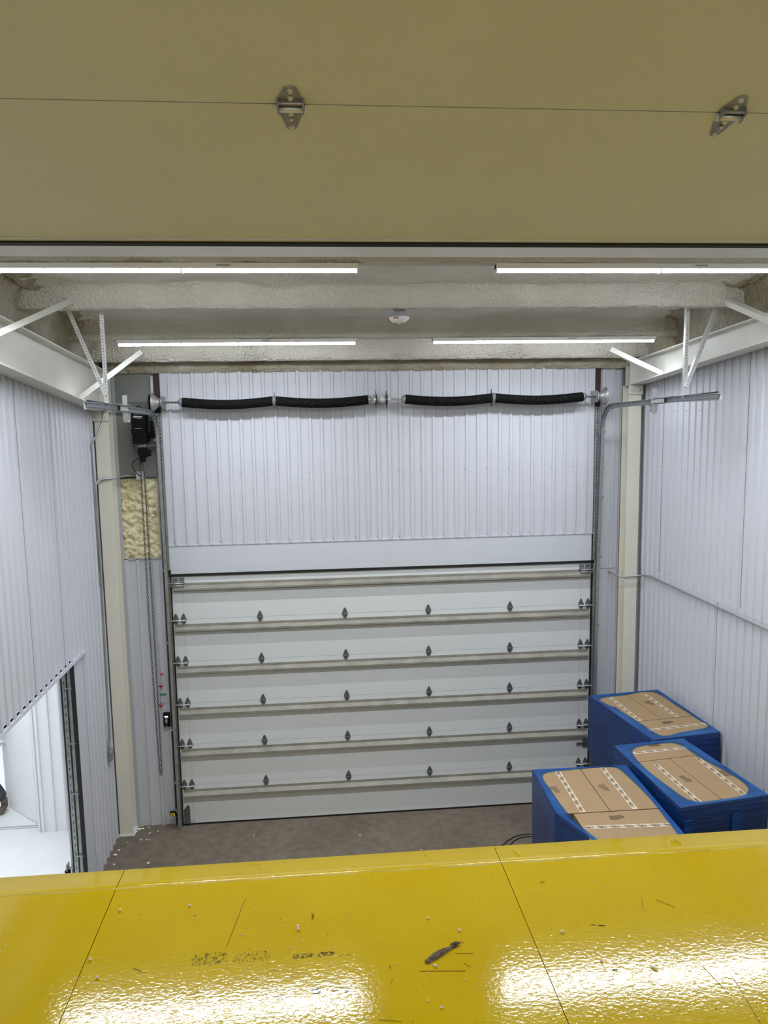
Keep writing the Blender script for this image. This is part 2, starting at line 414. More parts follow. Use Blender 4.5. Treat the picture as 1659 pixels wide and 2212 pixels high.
# ------------------------------------------------------------------ back wall
wb = MB()
ribbed(wb, 'x', -0.019, 5.247, 3.585, 5.645, 0.0, -1, phase=0.02)          # above the door
wb.box(-0.019, 5.247, -0.012, 0.004, 3.575, 3.592)                          # bottom trim of the ribbed sheet
wb.box(-0.03, 5.26, 0.03, 0.06, 3.2, 5.9)
ribbed(wb, 'x', -0.56, -0.085, 0.0, 3.43, 0.05, -1, phase=-0.60)            # left pier
wb.box(-0.60, -0.57, 0.03, 0.07, 0, 3.43)
ribbed(wb, 'x', 5.335, 5.60, 0.0, 5.645, 0.05, -1, phase=5.30)             # right pier
wb.box(-0.90, 5.95, 0.12, 0.20, 0, 6.6)                                     # outer skin
wb.cur = 1
for i in range(20):
    x = 0.06 + i*2*PITCH
    screw(wb, (x, 0.0, 4.43), (0, -1, 0), 0.005); screw(wb, (x, 0, 3.615), (0, -1, 0), 0.005)
for x in (-0.50, -0.36, -0.22, -0.12):
    for z in (0.1, 1.6, 3.1): screw(wb, (x, 0.05, z), (0, -1, 0), 0.005)
for x in (5.40, 5.53):
    for z in (0.5, 1.6, 3.0, 4.4): screw(wb, (x, 0.05, z), (0, -1, 0), 0.005)
wb.box(5.335, 5.58, 0.028, 0.0285+.001, 3.115, 3.12)
wall_back = wb.build('wall_back', [PANEL, LINEM])
tag(wall_back, 'white ribbed metal back wall above and beside the closed overhead door', 'wall', kind='structure')
h = MB(); h.box(-0.010, 5.235, -0.004, 0.028, 3.225, 3.572); h.cur = 1
for x in (2.63, 3.76): h.box(x, x+0.0015, -0.0048, -0.003, 3.225, 3.572)
h.build('header_panel', [HEADER, GREYTR], wall_back)
p = MB(); p.box(-0.555, -0.10, 0.035, 0.06, 4.41, 5.72); p.build('grey_plate', GREYPL, wall_back)
# foam bared by the missing sheet
g = MB(); rows = []
for i in range(61):
    r = []
    for j in range(31):
        x = -0.56 + j*0.0155; z = 3.41 + i*0.0167
        v = Vector((x*9, 0, z*9)); d = noise.noise(v) * 0.012 + (0.5 - noise.cell(v*0.0) ) * 0.0
        dd, _ = noise.voronoi(Vector((x*17 + noise.noise(v*1.3)*.8, 3.1, z*21 + noise.noise(v*1.7+Vector((4,4,4)))*.8)))
        y = 0.082 - 0.050*math.sqrt(max(0, 1-min(1, dd[0]*1.35))) + d
        r.append((x, y, z))
    rows.append(r)
g.sheet(rows, True); g.build('bare_insulation_foam', FOAMB, wall_back)
t = MB(); t.box(-0.585, -0.545, 0.02, 0.035, 0.0, 5.60); t.box(-0.115, -0.10, 0.03, 0.045, 3.40, 4.42); t.box(-0.545, -0.115, 0.032, 0.042, 3.42, 3.435)
t.cur = 1; t.box(-0.545, -0.10, 0.030, 0.040, 4.405, 4.415)
t.build('grey_edge_trim', [GREYTR, GAPM], wall_back)
t = MB(); t.box(5.585, 5.60, 0.02, 0.04, 0.0, 5.62); t.build('grey_edge_trim', GREYTR, wall_back)
# brown foam band closing the top of the wall
g = MB(); rows = []
for i in range(11):
    r = []
    for j in range(240):
        x = -0.62 + j*0.0272; z = 5.635 + i*0.022
        dd, _ = noise.voronoi(Vector((x*6, 1, z*9))); dn = noise.noise(Vector((x*4, 2, z*5)))
        r.append((x, -0.035 - 0.05*math.sin(PI*min(1, i/9)) - 0.03*dn + 0.03*dd[0], z + 0.008*noise.noise(Vector((x*7, 5, 0)))))
    rows.append(r)
g.sheet(rows, True); g.build('foam_band', FOAME, wall_back)

# door jambs (steel channel and black seal)
for nm, xa, xb, sx in (('trim_1', -0.095, -0.02, 1), ('trim_2', 5.25, 5.325, -1)):
    j = MB(); j.box(xa, xb, 0.02, 0.075, 0, 5.66)
    j.cur = 1; xe = 0.0 if sx == 1 else DW
    j.box(xe-sx*0.035, xe-sx*0.002, -0.012, 0.02, 0, 3.24)
    j.cur = 2
    if sx == 1: j.box(-0.125, -0.098, 0.0, 0.05, 5.08, 5.60)
    o = j.build(nm, [REDOX, BLACK, HEADER]); o['kind'] = 'structure'
    tag(o, 'dark red oxide steel jamb with black seal at the %s edge of the overhead door' % ('left' if sx == 1 else 'right'), 'door jamb')

# ------------------------------------------------------------------ side walls
wl = MB()
ztop = lambda y: 6.05 + 0.095*(-y)
ribbed(wl, 'y', -1.05, 0.03, 0.0, ztop, XL, 1, phase=-1.09)
ribbed(wl, 'y', YB, -1.05, 2.64, ztop, XL, 1, phase=-1.09)
wl.box(XL-0.004, XL+0.006, -1.40, -1.05, 0.0, 2.64)      # flat casing
wl.box(-0.93, -0.905, -1.40, 0.12, 0, 6.2); wl.box(-0.93, -0.905, YB, -1.40, 2.62, 7.0)
wl.box(-0.91, XL, YB, -1.40, 2.61, 2.66)
wl.cur = 1
for y in (-1.61, -2.43, -3.3): wl.box(XL+0.002, XL+0.0035, y, y+0.003, 2.66, 6)
wl.box(XL+0.006, XL+0.0075, -1.078, -1.074, 0, 2.62)
for k in range(8):
    for z in (2.70, 3.55, 4.6, 5.1): screw(wl, (XL+0.002, -1.25-k*2*PITCH, z), (1, 0, 0), 0.005)
wall_left = wl.build('wall_left', [PANEL, LINEM])
tag(wall_left, 'white ribbed metal wall on the left above the side opening', 'wall', kind='structure')
t = MB(); t.bar((XL+0.022, YB, 2.632), (XL+0.022, -1.035, 2.632), 0.045, 0.012); t.bar((XL+0.04, YB, 2.642), (XL+0.04, -1.035, 2.642), 0.006, 0.03)
t.build('opening_head_trim', PANEL, wall_left)
t = MB(); t.box(-0.80, -0.760, -1.425, -1.402, 0, 2.61); t.box(-0.848, -0.838, -1.42, -1.40, 0, 2.61); t.box(-0.905, -0.892, -1.42, -1.40, 0, 2.61)
t.cur = 1; t.box(-0.836, -0.804, -1.412, -1.402, 0, 2.61); t.box(-0.890, -0.850, -1.416, -1.404, 0, 2.61)
t.cur = 0
for k in range(30): t.box(-0.872, -0.866, -1.4185, -1.415, 0.1+k*0.085, 0.13+k*0.085)
for z in (0.5, 1.2, 1.75, 2.35): t.cur = 1; t.box(-0.88, -0.79, -1.43, -1.41, z, z+0.012)
t.build('opening_side_track', [BLACK, GALV], wall_left)
s_ = MB(); s_.box(-0.955, -0.90, -1.44, -1.41, 0.37, 0.385); s_.box(-0.965, -0.952, -1.46, -1.38, 0.36, 0.43); s_.cur = 1; s_.box(-0.985, -0.935, -1.45, -1.40, 0.30, 0.36)
tag(s_.build('photo_eye', [GALV, BLACKP], None, 0.002), 'small black photo eye on a steel bracket low beside the left opening', 'sensor')

wr = MB()
ribbed(wr, 'y', YB, 0.03, 3.15, ztop, XR-0.004, -1, phase=-0.63)
ribbed(wr, 'y', YB, 0.03, 0.0, 3.19, XR, -1, phase=-0.63)
wr.box(XR+0.03, XR+0.06, YB, 0.12, 0, 7)
wr.cur = 1
for y in (-0.63, -1.50, -2.39, -3.3): wr.box(XR-0.0075, XR-0.0055, y, y+0.004, 3.19, 6)
for y in (-0.28, -1.12, -1.97, -2.85): wr.box(XR-0.0035, XR-0.0015, y, y+0.003, 0, 3.15)
for k in range(14):
    for z in (1.6, 3.20, 4.45, 5.1): screw(wr, (XR-0.002, -0.3-k*0.29, z), (-1, 0, 0), 0.006)
tag(wr.build('wall_right', [PANEL, LINEM]), 'white ribbed metal wall on the right behind the pallets', 'wall', kind='structure')

# rear of the room, behind the camera
rw = MB(); rw.box(-1.0, -0.5, YB-0.1, YB, 0, 7.2); rw.box(5.0, 6.0, YB-0.1, YB, 0, 7.2); rw.box(-0.5, 5.0, YB-0.1, YB, 5.6, 7.2)
tag(rw.build('wall_rear', PANEL), 'white metal wall behind the viewer around its tall opening', 'wall', kind='structure')

# ------------------------------------------------------------------ foam covered ceiling
PUR = [(-0.28, 5.745), (-1.10, 5.905), (-2.42, 6.03), (-3.75, 6.155), (-5.07, 6.28), (-6.4, 6.41), (-7.7, 6.53), (-9.0, 6.65), (-10.3, 6.78)]
def zbay(y): return 5.80 + 0.095*(-y) + 0.19
ys = []
y = 0.10
while y > YB:
    ys.append(y)
    near = min(abs(y-q[0]) for q in PUR)
    y -= 0.018 if near < 0.22 else 0.06
rows = []
NX = 250
for i in range(NX):
    x = -0.86 + (6.8/(NX-1))*i
    e = max(0.0, 1 - min(x+0.86, 5.94-x)/0.75)
    row = []
    for y in ys:
        w = noise.noise(Vector((x*1.3, y*1.1, 3.3))); w2 = noise.noise(Vector((x*3.1, y*4.0, 7.7))); w3 = noise.noise(Vector((x*9, y*11, 1.7)))
        z = zbay(y) - 0.03*w - 0.022*w2 - 0.009*w3 - 0.03*e*abs(w2) - 0.03*e*w3*1.5
        for k, (yp, zp) in enumerate(PUR):
            yy = y - yp - 0.006*noise.noise(Vector((x*0.8, k*5.1, 0)))
            lip = 0.045*noise.noise(Vector((x*2.3, k*3.7, 2))) + 0.02*noise.noise(Vector((x*7, k*3.7, 4)))
            a = abs(yy + 0.0)
            lo, hi = 0.055, 0.095 + (lip if yy < 0 else 0)
            s1 = 1.0 if a < lo else max(0.0, 1-(a-lo)/max(0.02, hi-lo))
            s1 = s1*s1*(3-2*s1)
            zt = zp - 0.004*w3 + (0.010 if a < 0.03 else 0) - 0.006*noise.noise(Vector((x*4, k, 0)))
            z = z*(1-s1) + zt*s1
        row.append((x, y, z))
    rows.append(row)
c = MB(); c.sheet(rows, True); c.cur = 0; c.sm = False; c.box(-1.0, 6.0, YB, 0.2, 7.25, 7.35)
tag(c.build('ceiling', [FOAM]), 'lumpy sprayed foam ceiling running over the roof purlins', 'ceiling', kind='structure')
# rough uncoated foam pushed out along the tops of the two rafters
for side, x0, x1 in (('left', -0.80, -0.30), ('right', 5.36, 5.84)):
    g = MB(); rows = []
    lft = side == 'left'
    for i in range(34):
        r = []
        for j in range(200):
            y = 0.0 - j*0.026
            if i < 12:
                u = i/11; x = (-0.72 if lft else 5.78); zt = (5.645+.084*-y) if lft else (5.70+.070*-y)
                z = (zt-.03)*(1-u) + (zbay(y)-.02)*u; x += (0.10*u*u)*(1 if lft else -1)
            else:
                u = (i-11)/22; x = (-0.62+.36*u) if lft else (5.68-.36*u); z = zbay(y) - .02 + .06*u
            dd, _ = noise.voronoi(Vector((x*12, y*12, z*12)))
            q = 0.05*(1-dd[0]) + .02*noise.noise(Vector((x*5, y*4, z*6)))
            w = math.sin(PI*min(1, i/33*1.1))
            r.append((x + q*w*(1 if lft else -1)*(1 if i < 14 else .2), y, z - q*w*(.4 if i < 12 else 1)))
        rows.append(r)
    g.sheet(rows, True)
    tag(g.build('edge_foam', FOAME), 'rough tan foam lumps packed above the %s roof beam' % side, 'insulation', kind='stuff')

# beam across, just past the raised door
b = MB(); b.box(-0.75, 5.82, -4.82, -4.50, 6.055, 6.070); b.box(-0.75, 5.82, -4.67, -4.655, 6.07, 6.45)
tag(b.build('cross_beam', WHITESTEEL), 'pale painted steel beam crossing the ceiling above the near light strips', 'beam')

# ------------------------------------------------------------------ steel columns and roof beams
def column(xc, side, ztp):
    t = thing('steel_column', 'cream painted steel column in the %s back corner' % side, 'column', (xc, -0.06, 0))
    m = MB(); m.box(-.08, .08, -.11, -.098, .012, ztp); m.build('front_flange', CREAM, t)
    m = MB(); m.box(-.08, .08, .078, .09, .012, ztp); m.build('rear_flange', CREAM, t)
    m = MB(); m.box(-.006, .006, -.098, .078, .012, ztp); m.build('web', CREAM, t)
    m = MB(); m.box(-.10, .10, -.13, .095, 0, .012); m.build('base_plate', HEADER, t)
    m = MB(); m.box(-.09, .09, -.128, -.11, ztp-.11, ztp)
    for dx in (-.045, .04): m.lathe((dx, -.128, ztp-.055), (0, -1, 0), [(0, .018), (.014, .018), (.018, .010)], 6)
    m.build('bolted_plate', WHITESTEEL, t)
    return t
column(-0.665, 'left', 5.20); column(5.69, 'right', 5.42)
def rafter(xc, side, zb, kb, zt, kt):
    t = thing('roof_beam', 'white painted sloping steel roof beam along the top of the %s wall' % side, 'beam', (xc, 0, zb))
    def pr(name, w0, w1, fz0, fz1):
        m = MB(); P = []
        for zf in (fz0, fz1):
            P += [(w0, -10.5, zf(-10.5)-zb), (w1, -10.5, zf(-10.5)-zb), (w1, -0.02, zf(-0.02)-zb), (w0, -0.02, zf(-0.02)-zb)]
        m.hexa(P); return m.build(name, WHITESTEEL, t)
    B = lambda y: zb - kb*y; T = lambda y: min(zt - kt*y, zbay(y)-.01)
    pr('bottom_flange', -.09, .09, B, lambda y: B(y)+.012)
    pr('top_flange', -.09, .09, lambda y: T(y)-.012, T)
    pr('web', -.004, .004, lambda y: B(y)+.012, lambda y: T(y)-.012)
    m = MB()
    m.box(-.088, .088, -.155, -.145, B(-.15)-zb+.01, T(-.15)-zb-.01)
    m.box(-.088, .088, -.03, -.02, B(0)-zb, T(0)-zb+.02)
    sg = 1 if xc < 2 else -1
    for dz in (.06, .14, .22):
        m.lathe((sg*.004, -.24, dz), (sg, 0, 0), [(0, .014), (.012, .014)], 6)
    m.build('end_plate', WHITESTEEL, t)
    return t
rafter(-0.665, 'left', 5.18, .112, 5.645, .084)
rafter(5.71, 'right', 5.41, .088, 5.70, .070)

def fly_brace(a, bb, side, where):
    m = MB(); m.angle(a, bb, .052, .005, (0, 1, 0))
    m.sm = False
    o = m.build('fly_brace', WHITESTEEL)
    tag(o, 'white painted angle brace from foam ceiling to %s roof beam, %s' % (side, where), 'brace', 'roof beam braces')
fly_brace((-0.60, -3.70, 5.60), (-0.22, -2.48, 6.10), 'left', 'nearest the viewer')
fly_brace((-0.60, -1.13, 5.33), (-0.08, -0.60, 5.835), 'left', 'by the back wall')
fly_brace((5.66, -3.36, 5.73), (5.54, -2.48, 6.10), 'right', 'nearest the viewer')
fly_brace((5.67, -0.93, 5.52), (5.20, -0.60, 5.82), 'right', 'by the back wall')

# ------------------------------------------------------------------ LED strip lights
def strip(x0, y, ztp, label, watts):
    L = 2.44
    t = thing('strip_light', label, 'light', (x0, y, ztp), group='ceiling strip lights')
    m = MB(); m.prism([(-.055, 0), (.055, 0), (.040, -.034), (-.040, -.034)], 0, L, 'yz'); m.build('housing', FIXT, t)
    for k, (a, c2) in enumerate(((.012, L/2-.006), (L/2+.006, L-.012))):
        m = MB(); m.sm = True; m.tube([(a, 0, -.040), (c2, 0, -.040)], .0165, 16); m.build('led_tube', TUBEM, t)
    for a in (0, L/2-.005, L-.012): m = MB(); m.box(a, a+.010, -.024, .024, -.059, -.002); m.build('tube_socket', FIXT, t)
    for a in (.3, .62, .94, 1.5, 1.82, 2.14): m = MB(); m.box(a, a+.02, -.024, .024, -.039, -.033); m.build('tube_clip', FIXT, t)
    lo = area('strip_lamp', (L/2, 0, -.0625), (0, 0, 0), 2.24, .04, watts, STRIP_C); lo.data.spread = math.radians(148); lo.parent = t
    m = MB(); m.box(L*.60, L*.60+.09, -.0530, -.0470, -.020, -.008); 
    m.build('rating_label', GREYTR, t)
    return t
strip(-0.32, -3.75, 6.155, 'lit white tube strip light near the raised tan door, left of centre', LAMP_W*1.34)
strip(3.10, -3.75, 6.155, 'lit white tube strip light near the raised tan door, right of centre', LAMP_W*1.34)
strip(-0.20, -1.10, 5.905, 'lit white tube strip light close to the back wall, left of the detector', LAMP_W*0.47)
strip(3.05, -1.10, 5.905, 'lit white tube strip light close to the back wall, right of the detector', LAMP_W*0.47)

strip(-0.10, -10.30, 6.775, 'added fill strip light on the purlin behind the viewer, left of the pair', LAMP_W*0.45)  # unseen pair, added to bounce light off the yellow roof onto the raised door
strip(2.70, -10.30, 6.775, 'added fill strip light on the purlin behind the viewer, right of the pair', LAMP_W*0.45)

# ------------------------------------------------------------------ heat detector
t = thing('fire_detector', 'white round fire detector under a grey box, hanging from the foam in the middle', 'detector', (2.565, -2.30, 5.93))
m = MB(); m.box(-.055, .055, -.05, .05, .045, .150); m.build('junction_box', GALV, t)
m = MB(); m.box(.01, .03, -.052, -.03, .150, .158); m.box(.042, .05, -.052, -.03, .150, .158); m.build('knockout_tab', BLACK, t)
m = MB(); m.lathe((0, 0, .045), (0, 0, -1), [(0, .088), (.012, .090), (.022, .082), (.040, .066), (.046, .055), (.047, .02)], 32); m.build('detector_body', WHITEPL, t)
m = MB(); m.lathe((0, 0, 0), (0, 0, -1), [(0, .022), (.006, .02), (.010, .008), (.018, .010), (.020, .002)], 16); m.build('sensor_tip', GALVL, t)
m = MB(); m.text('FIRE', .028, Matrix.Translation((-.035, -.0855, .030)) @ Matrix.Rotation(math.radians(-22), 4, 'Z') @ Matrix.Rotation(math.radians(78), 4, 'X')); m.build('lettering', INKR, t)

# ------------------------------------------------------------------ overhead door (closed)
def hinge_poly(w=.033, up=.073, dn=.083):
    a = w
    return [(-.006, up), (.006, up), (.012, up-.010), (a*.93, .022), (a, .008), (a, -.008), (a*.93, -.02), (.012, -dn+.012), (.006, -dn), (-.006, -dn), (-.012, -dn+.012), (-a*.93, -.02), (-a, -.008), (-a, .008), (-a*.93, .022), (-.012, up-.010)]
def hinge_bm(r=.0065):
    m = MB(); m.prism([(x, z) for x, z in hinge_poly()], -.004, 0.0)
    m.tube([(-.036, -.012, -.004), (.036, -.012, -.004)], r, 10)
    m.box(-.033, -.029, -.016, -.003, -.014, .012); m.box(.029, .033, -.016, -.003, -.014, .012)
    for z in (.055, .03, -.03, -.06): m.lathe((0, -.004, z), (0, -1, 0), [(0, .0055), (.004, .0055), (.0055, .003)], 6)
    return m
door = thing('door_1', 'closed white overhead door of six wide sections in the back wall', 'overhead door', (0, 0, 0), kind='structure')
for k in range(6):
    z0 = k*DS; m = MB(); m.box(0.0, DW, 0.0, .045, z0+.0012, z0+DS-.0012); m.cur = 1
    for x in (.13, DW-.13): m.box(x, x+.002, -.0006, 0.0, z0+.003, z0+DS-.003)
    m.build('door_section', [DOORM, LINEM], door)
gp = MB(); gp.box(0.0, DW, .006, .05, 0, DH)
gp.build('door_core', GREYTR, door)
m = MB(); m.box(0, DW, -.004, .03, -.004 + .004, .022); m.build('bottom_seal', BLACK, door)
m = MB(); m.box(-.035, 5.25, -.022, .02, DH+.004, DH+.034); m.box(-.035, 0.0, -.03, .0, DH+.0, DH+.085); m.build('top_seal', BLACK, door)
for k in range(6):                      # reinforcing struts
    zc = k*DS + DS - .105 if k < 5 else 3.075
    m = MB(); x0, x1 = .02, DW-.02
    m.box(x0, x1, -.006, 0, zc+.018, zc+.045)
    m.hexa([(x0, -.062, zc-.020), (x1, -.062, zc-.020), (x1, 0, zc+.014), (x0, 0, zc+.014), (x0, -.062, zc-.017), (x1, -.062, zc-.017), (x1, 0, zc+.018), (x0, 0, zc+.018)])
    m.box(x0, x1, -.062, -.059, zc-.034, zc-.018); m.box(x0, x1, -.062, 0, zc-.037, zc-.034)
    m.box(x0, x1, -.006, 0, zc-.060, zc-.034)
    m.build('strut', STRUTM, door)
hbase = None
for k in range(1, 6):
    for i in range(1, 5):
        if hbase is None: hbase = hinge_bm().build('hinge', GALVD, door); h_ = hbase
        else: h_ = hbase.copy(); COL.objects.link(h_)
        h_.parent = door; h_.location = (DW*i/5, -.001, k*DS)
ebase = None
for k in range(1, 6):
    for sx, xe in ((1, 0.0), (-1, DW)):
        for dx in (.030, .122):
            if ebase is None: ebase = hinge_bm(.008).build('end_hinge', GALVD, door); h_ = ebase
            else: h_ = ebase.copy(); COL.objects.link(h_)
            h_.parent = door; h_.location = (xe + sx*dx, -.001, k*DS)
        m = MB(); m.tube([(xe+sx*.155, -.030, k*DS-.010), (xe-sx*.045, -.030, k*DS-.010)], .0065, 8)
        m.box(xe+sx*.07, xe+sx*.085, -.035, 0, k*DS-.02, k*DS+.0)
        m.lathe((xe-sx*.045, -.030, k*DS-.010), (-sx, 0, 0), [(0, .02), (.014, .02)], 14); m.build('roller', GALVL, door)
for sx, xe in ((1, 0.0), (-1, DW)):
    m = MB()
    for dx in (.0, .078):
        m.box(xe+sx*(.008+dx), xe+sx*(.075+dx), -.006, 0, 3.08, 3.185)
        m.box(xe+sx*(.008+dx), xe+sx*(.075+dx), -.045, -.006, 3.10, 3.108)
        m.box(xe+sx*(.008+dx), xe+sx*(.075+dx), -.05, -.043, 3.07, 3.11)
    m.tube([(xe+sx*.15, -.055, 3.125), (xe-sx*.045, -.055, 3.125)], .011, 10); m.tube([(xe+sx*.15, -.050, 3.095), (xe-sx*.02, -.050, 3.095)], .012, 10)
    m.cur = 1
    for dx in (.02, .04, .06, .095, .115, .135):
        for z in (3.155, 3.172): m.box(xe+sx*dx, xe+sx*(dx+.012), -.0075, -.006, z, z+.007)
    m.build('top_fixture', [GALV, GAPM], door)
    m = MB(); pts = [(.008, .035), (.085, .035), (.085, .235), (.072, .262), (.055, .262), (.008, .205)]
    m.prism([(xe+sx*a, z) for a, z in pts], -.006, 0); m.tube([(xe-sx*.03, -.03, .06), (xe+sx*.14, -.03, .06)], .006, 8)
    m.box(xe+sx*.02, xe+sx*.085, -.03, 0, .03, .045); m.build('bottom_bracket', GALVD, door)
m = MB(); m.box(5.16, 5.225, -.018, -.001, .755, .865); m.box(5.08, 5.17, -.030, -.018, .80, .822); m.lathe((5.085, -.024, .811), (0, -1, 0), [(0, .013), (.012, .013)], 10)
m.build('slide_bolt', GALVD, door)

# ------------------------------------------------------------------ door tracks
def track(xi, sg, side):
    t = thing('door_track', 'galvanised steel door track curving into the room on the %s, with hangers' % side, 'track', (xi, 0, 0), group='overhead door tracks')
    path = [(-.085, .02), (-.09, 1.0), (-.105, 2.2), (-.125, 3.2), (-.165, 4.2), (-.195, 4.85)]
    cy, cz, R = -.195-.30, 4.87, .30
    for k in range(1, 12):
        a = (PI/2)*k/12; path.append((cy + R*math.cos(a), cz + R*math.sin(a)))
    path += [(-.52, 5.175), (-1.4, 5.195), (-2.30, 5.218), (-2.86, 5.232)]
    # C profile: web on the outer side, two lips toward the door
    def off(i, d):
        a = path[max(i-1, 0)]; b2 = path[min(i+1, len(path)-1)]; ty, tz = b2[0]-a[0], b2[1]-a[1]; L = math.hypot(ty, tz)
        ny, nz = -tz/L, ty/L
        return (path[i][0] + ny*d, path[i][1] + nz*d)
    m = MB(); prof = [(sg*.030, .026), (sg*.022, .028), (-sg*.0, .030), (-sg*.008, .022), (-sg*.008, -.022), (0, -.030), (sg*.022, -.028), (sg*.030, -.026)]
    for inner in (0, 1):
        rows = []
        for i in range(len(path)):
            r = []
            for px_, d in prof:
                if inner: px_ = px_ + (0.0015*sg if abs(d) < .029 else 0); d = d*.93
                yy, zz = off(i, d); r.append((px_, yy, zz))
            rows.append(r)
        m.sheet(rows)
    m.build('curved_rail', GALV, t)
    # perforated angle standing behind the vertical track
    m = MB(); m.box(-sg*.012, -sg*.008, -.055, .02, 3.2, 5.17); m.box(-sg*.012, sg*.034, -.012, -.008, 3.2, 5.17)
    m.cur = 1
    for k in range(44): m.box(sg*.002, sg*.009, -.0132, -.012, 3.24+k*.044, 3.268+k*.044)
    m.cur = 0; m.box(-sg*.012, sg*.03, -.03, .0, 0.02, 3.2)
    m.build('perforated_upright', [GALV, GAPM], t)
    for z, yy in ((4.86, -.19), (4.05, -.155), (3.3, -.125), (2.4, -.10), (1.3, -.09), (.6, -.085)):
        m = MB(); m.box(-sg*.05, -sg*.0, -.004, -.001, z-.02, z+.02) if False else m.box(-sg*.035, -sg*.010, yy, -.005, z-.012, z+.012)
        m.lathe((-sg*.035, yy+.015, z), (-sg, 0, 0), [(0, .007), (.012, .007)], 6); m.build('track_bracket', GALV, t)
    m = MB(); m.box(-sg*.0, -sg*.006, -.52, .0, 5.135, 5.165); m.build('flag_bracket', GALV, t)
    # horizontal angle and hangers
    m = MB(); m.box(-sg*.010, -sg*.013, -2.90, -1.90, 5.185, 5.245); m.box(-sg*.010, sg*.025, -2.90, -1.55, 5.243, 5.246); m.build('stiffening_angle', GALVL, t)
    def hanger(a, b2, w=.034):
        a = Vector(a); b2 = Vector(b2); m = MB(); d = (b2-a); n = int(d.length/.026)
        m.bar(a, b2, w, .003, (0, 1, 0)); m.bar(a + Vector((0, w/2, 0)), b2 + Vector((0, w/2, 0)), .003, w, (0, 1, 0)) if False else None
        sdir = d.normalized().cross(Vector((0, 1, 0))).normalized()
        m.bar(a + sdir*w/2 + Vector((0, w/2, 0)), b2 + sdir*w/2 + Vector((0, w/2, 0)), .003, w, (0, 1, 0))
        m.cur = 1
        for k in range(1, n):
            q = a + d*(k/n) + Vector((0, -.0022, 0)); m.lathe(q, (0, -1, 0), [(0, .0042), (.0008, .0042)], 6)
        m.build('perforated_hanger', [GALVL, GAPM], t)
    hanger((0, -2.26, 5.22), (0, -2.26, 6.12)); hanger((0, -2.28, 5.32), (-sg*.30, -2.28, 6.12))
    # leaf spring bumper
    m = MB(); pr = [(-1.60, 5.335), (-1.61, 5.27), (-1.62, 5.19), (-1.625, 5.12), (-1.61, 5.085), (-1.575, 5.075), (-1.535, 5.09), (-1.52, 5.125), (-1.51, 5.165)]
    for i in range(len(pr)-1):
        m.bar((sg*.0, pr[i][0], pr[i][1]), (sg*.0, pr[i+1][0], pr[i+1][1]), .045, .005, (0, 1, 0)) if i < 4 else m.bar((0, pr[i][0], pr[i][1]), (0, pr[i+1][0], pr[i+1][1]), .045, .005, (0, 0, 1))
    m.box(sg*.012, sg*.017, -1.85, -1.56, 5.185, 5.225)
    for y in (-1.80, -1.72, -1.62): m.lathe((sg*.017, y, 5.205), (sg, 0, 0), [(0, .008), (.008, .008)], 6)
    m.build('spring_bumper', GALVL, t)
track(-0.045, 1, 'left'); track(5.285, -1, 'right')

# ------------------------------------------------------------------ torsion spring line
ts = thing('torsion_spring_shaft', 'steel shaft with four black torsion springs and end drums above the door', 'spring shaft', (0, -.17, 5.29))
m = MB(); m.tube([(-.44, 0, 0), (5.30, 0, -.0)], .0125, 12); m.build('shaft', GALV, ts)
for x0, x1, sg in ((.26, 1.30, 1), (1.335, 2.42, 1), (2.86, 3.91, 1), (3.945, 5.03, 1)):
    m = MB(); n = int((x1-x0)/.012); pts = []; rs = []
    for i in range(n*2+1):
        u = i/(n*2); pts.append((x0+(x1-x0)*u, 0, -.034*math.sin(PI*u))); rs.append(.0575 if i % 2 else .0535)
    m.tube(pts, rs, 20); m.build('torsion_spring', SPRING, ts)
for x, d in ((.26, -1), (2.42, 1), (2.86, -1), (5.03, 1)):
    m = MB(); m.lathe((x, 0, 0), (d, 0, 0), [(-.01, .052), (.0, .052), (.012, .050), (.022, .046), (.030, .030), (.045, .026)], 20)
    for k in range(6):
        a = k*PI/3; m.lathe((x+d*.022, .036*math.cos(a), .036*math.sin(a)), (d, 0, 0), [(0, .008), (.012, .008)], 6)
    m.build('winding_cone', GALV, ts)
for x in (1.318, 3.928):
    m = MB(); m.lathe((x, 0, 0), (1, 0, 0), [(-.02, .055), (-.004, .055), (-.004, .062), (.004, .062), (.004, .055), (.02, .055)], 18)
    m.bar((x, 0, .03), (x, 0.14, .03), .03, .006); m.build('anchor_cone', GALV, ts)
for x in (1.318, 2.52, 2.645, 3.928):
    m = MB(); m.box(x-.003, x+.003, -.02, .16, -.06, .06); m.box(x-.004, x+.004, .10, .112, -.10, .105); m.build('bearing_plate', BLACK if x > 2 else GALVD, ts)
m = MB()
for x in (2.50, 2.665): m.lathe((x, 0, 0), (1, 0, 0), [(-.012, .024), (.012, .024)], 14)
m.lathe((2.585, 0, 0), (1, 0, 0), [(-.035, .022), (-.016, .022), (-.016, .042), (-.003, .042), (-.003, .038), (.003, .038), (.003, .042), (.016, .042), (.016, .022), (.035, .022)], 18)
for a in (.6, 2.2, 3.8, 5.4): m.lathe((2.55, .03*math.cos(a), .03*math.sin(a)), (1, 0, 0), [(0, .007), (.07, .007)], 6)
m.build('shaft_coupler', GALVL, ts)
m = MB(); m.bar((2.50, 0, .035), (2.50, .15, .035), .02, .05); m.build('coupler_bracket', GALV, ts)
for x, d in ((-.02, -1), (5.255, 1)):
    m = MB(); m.lathe((x, 0, 0), (d, 0, 0), [(-.055, .055), (-.050, .068), (-.040, .070), (-.036, .045), (.0, .055), (.03, .085), (.055, .112), (.060, .112), (.066, .095), (.070, .03)], 28)
    m.build('cable_drum', ALU, ts)
    m = MB(); m.box(x-d*.062, x-d*.058, -.03, .17, -.07, .07); m.build('end_bearing_plate', GALV, ts)

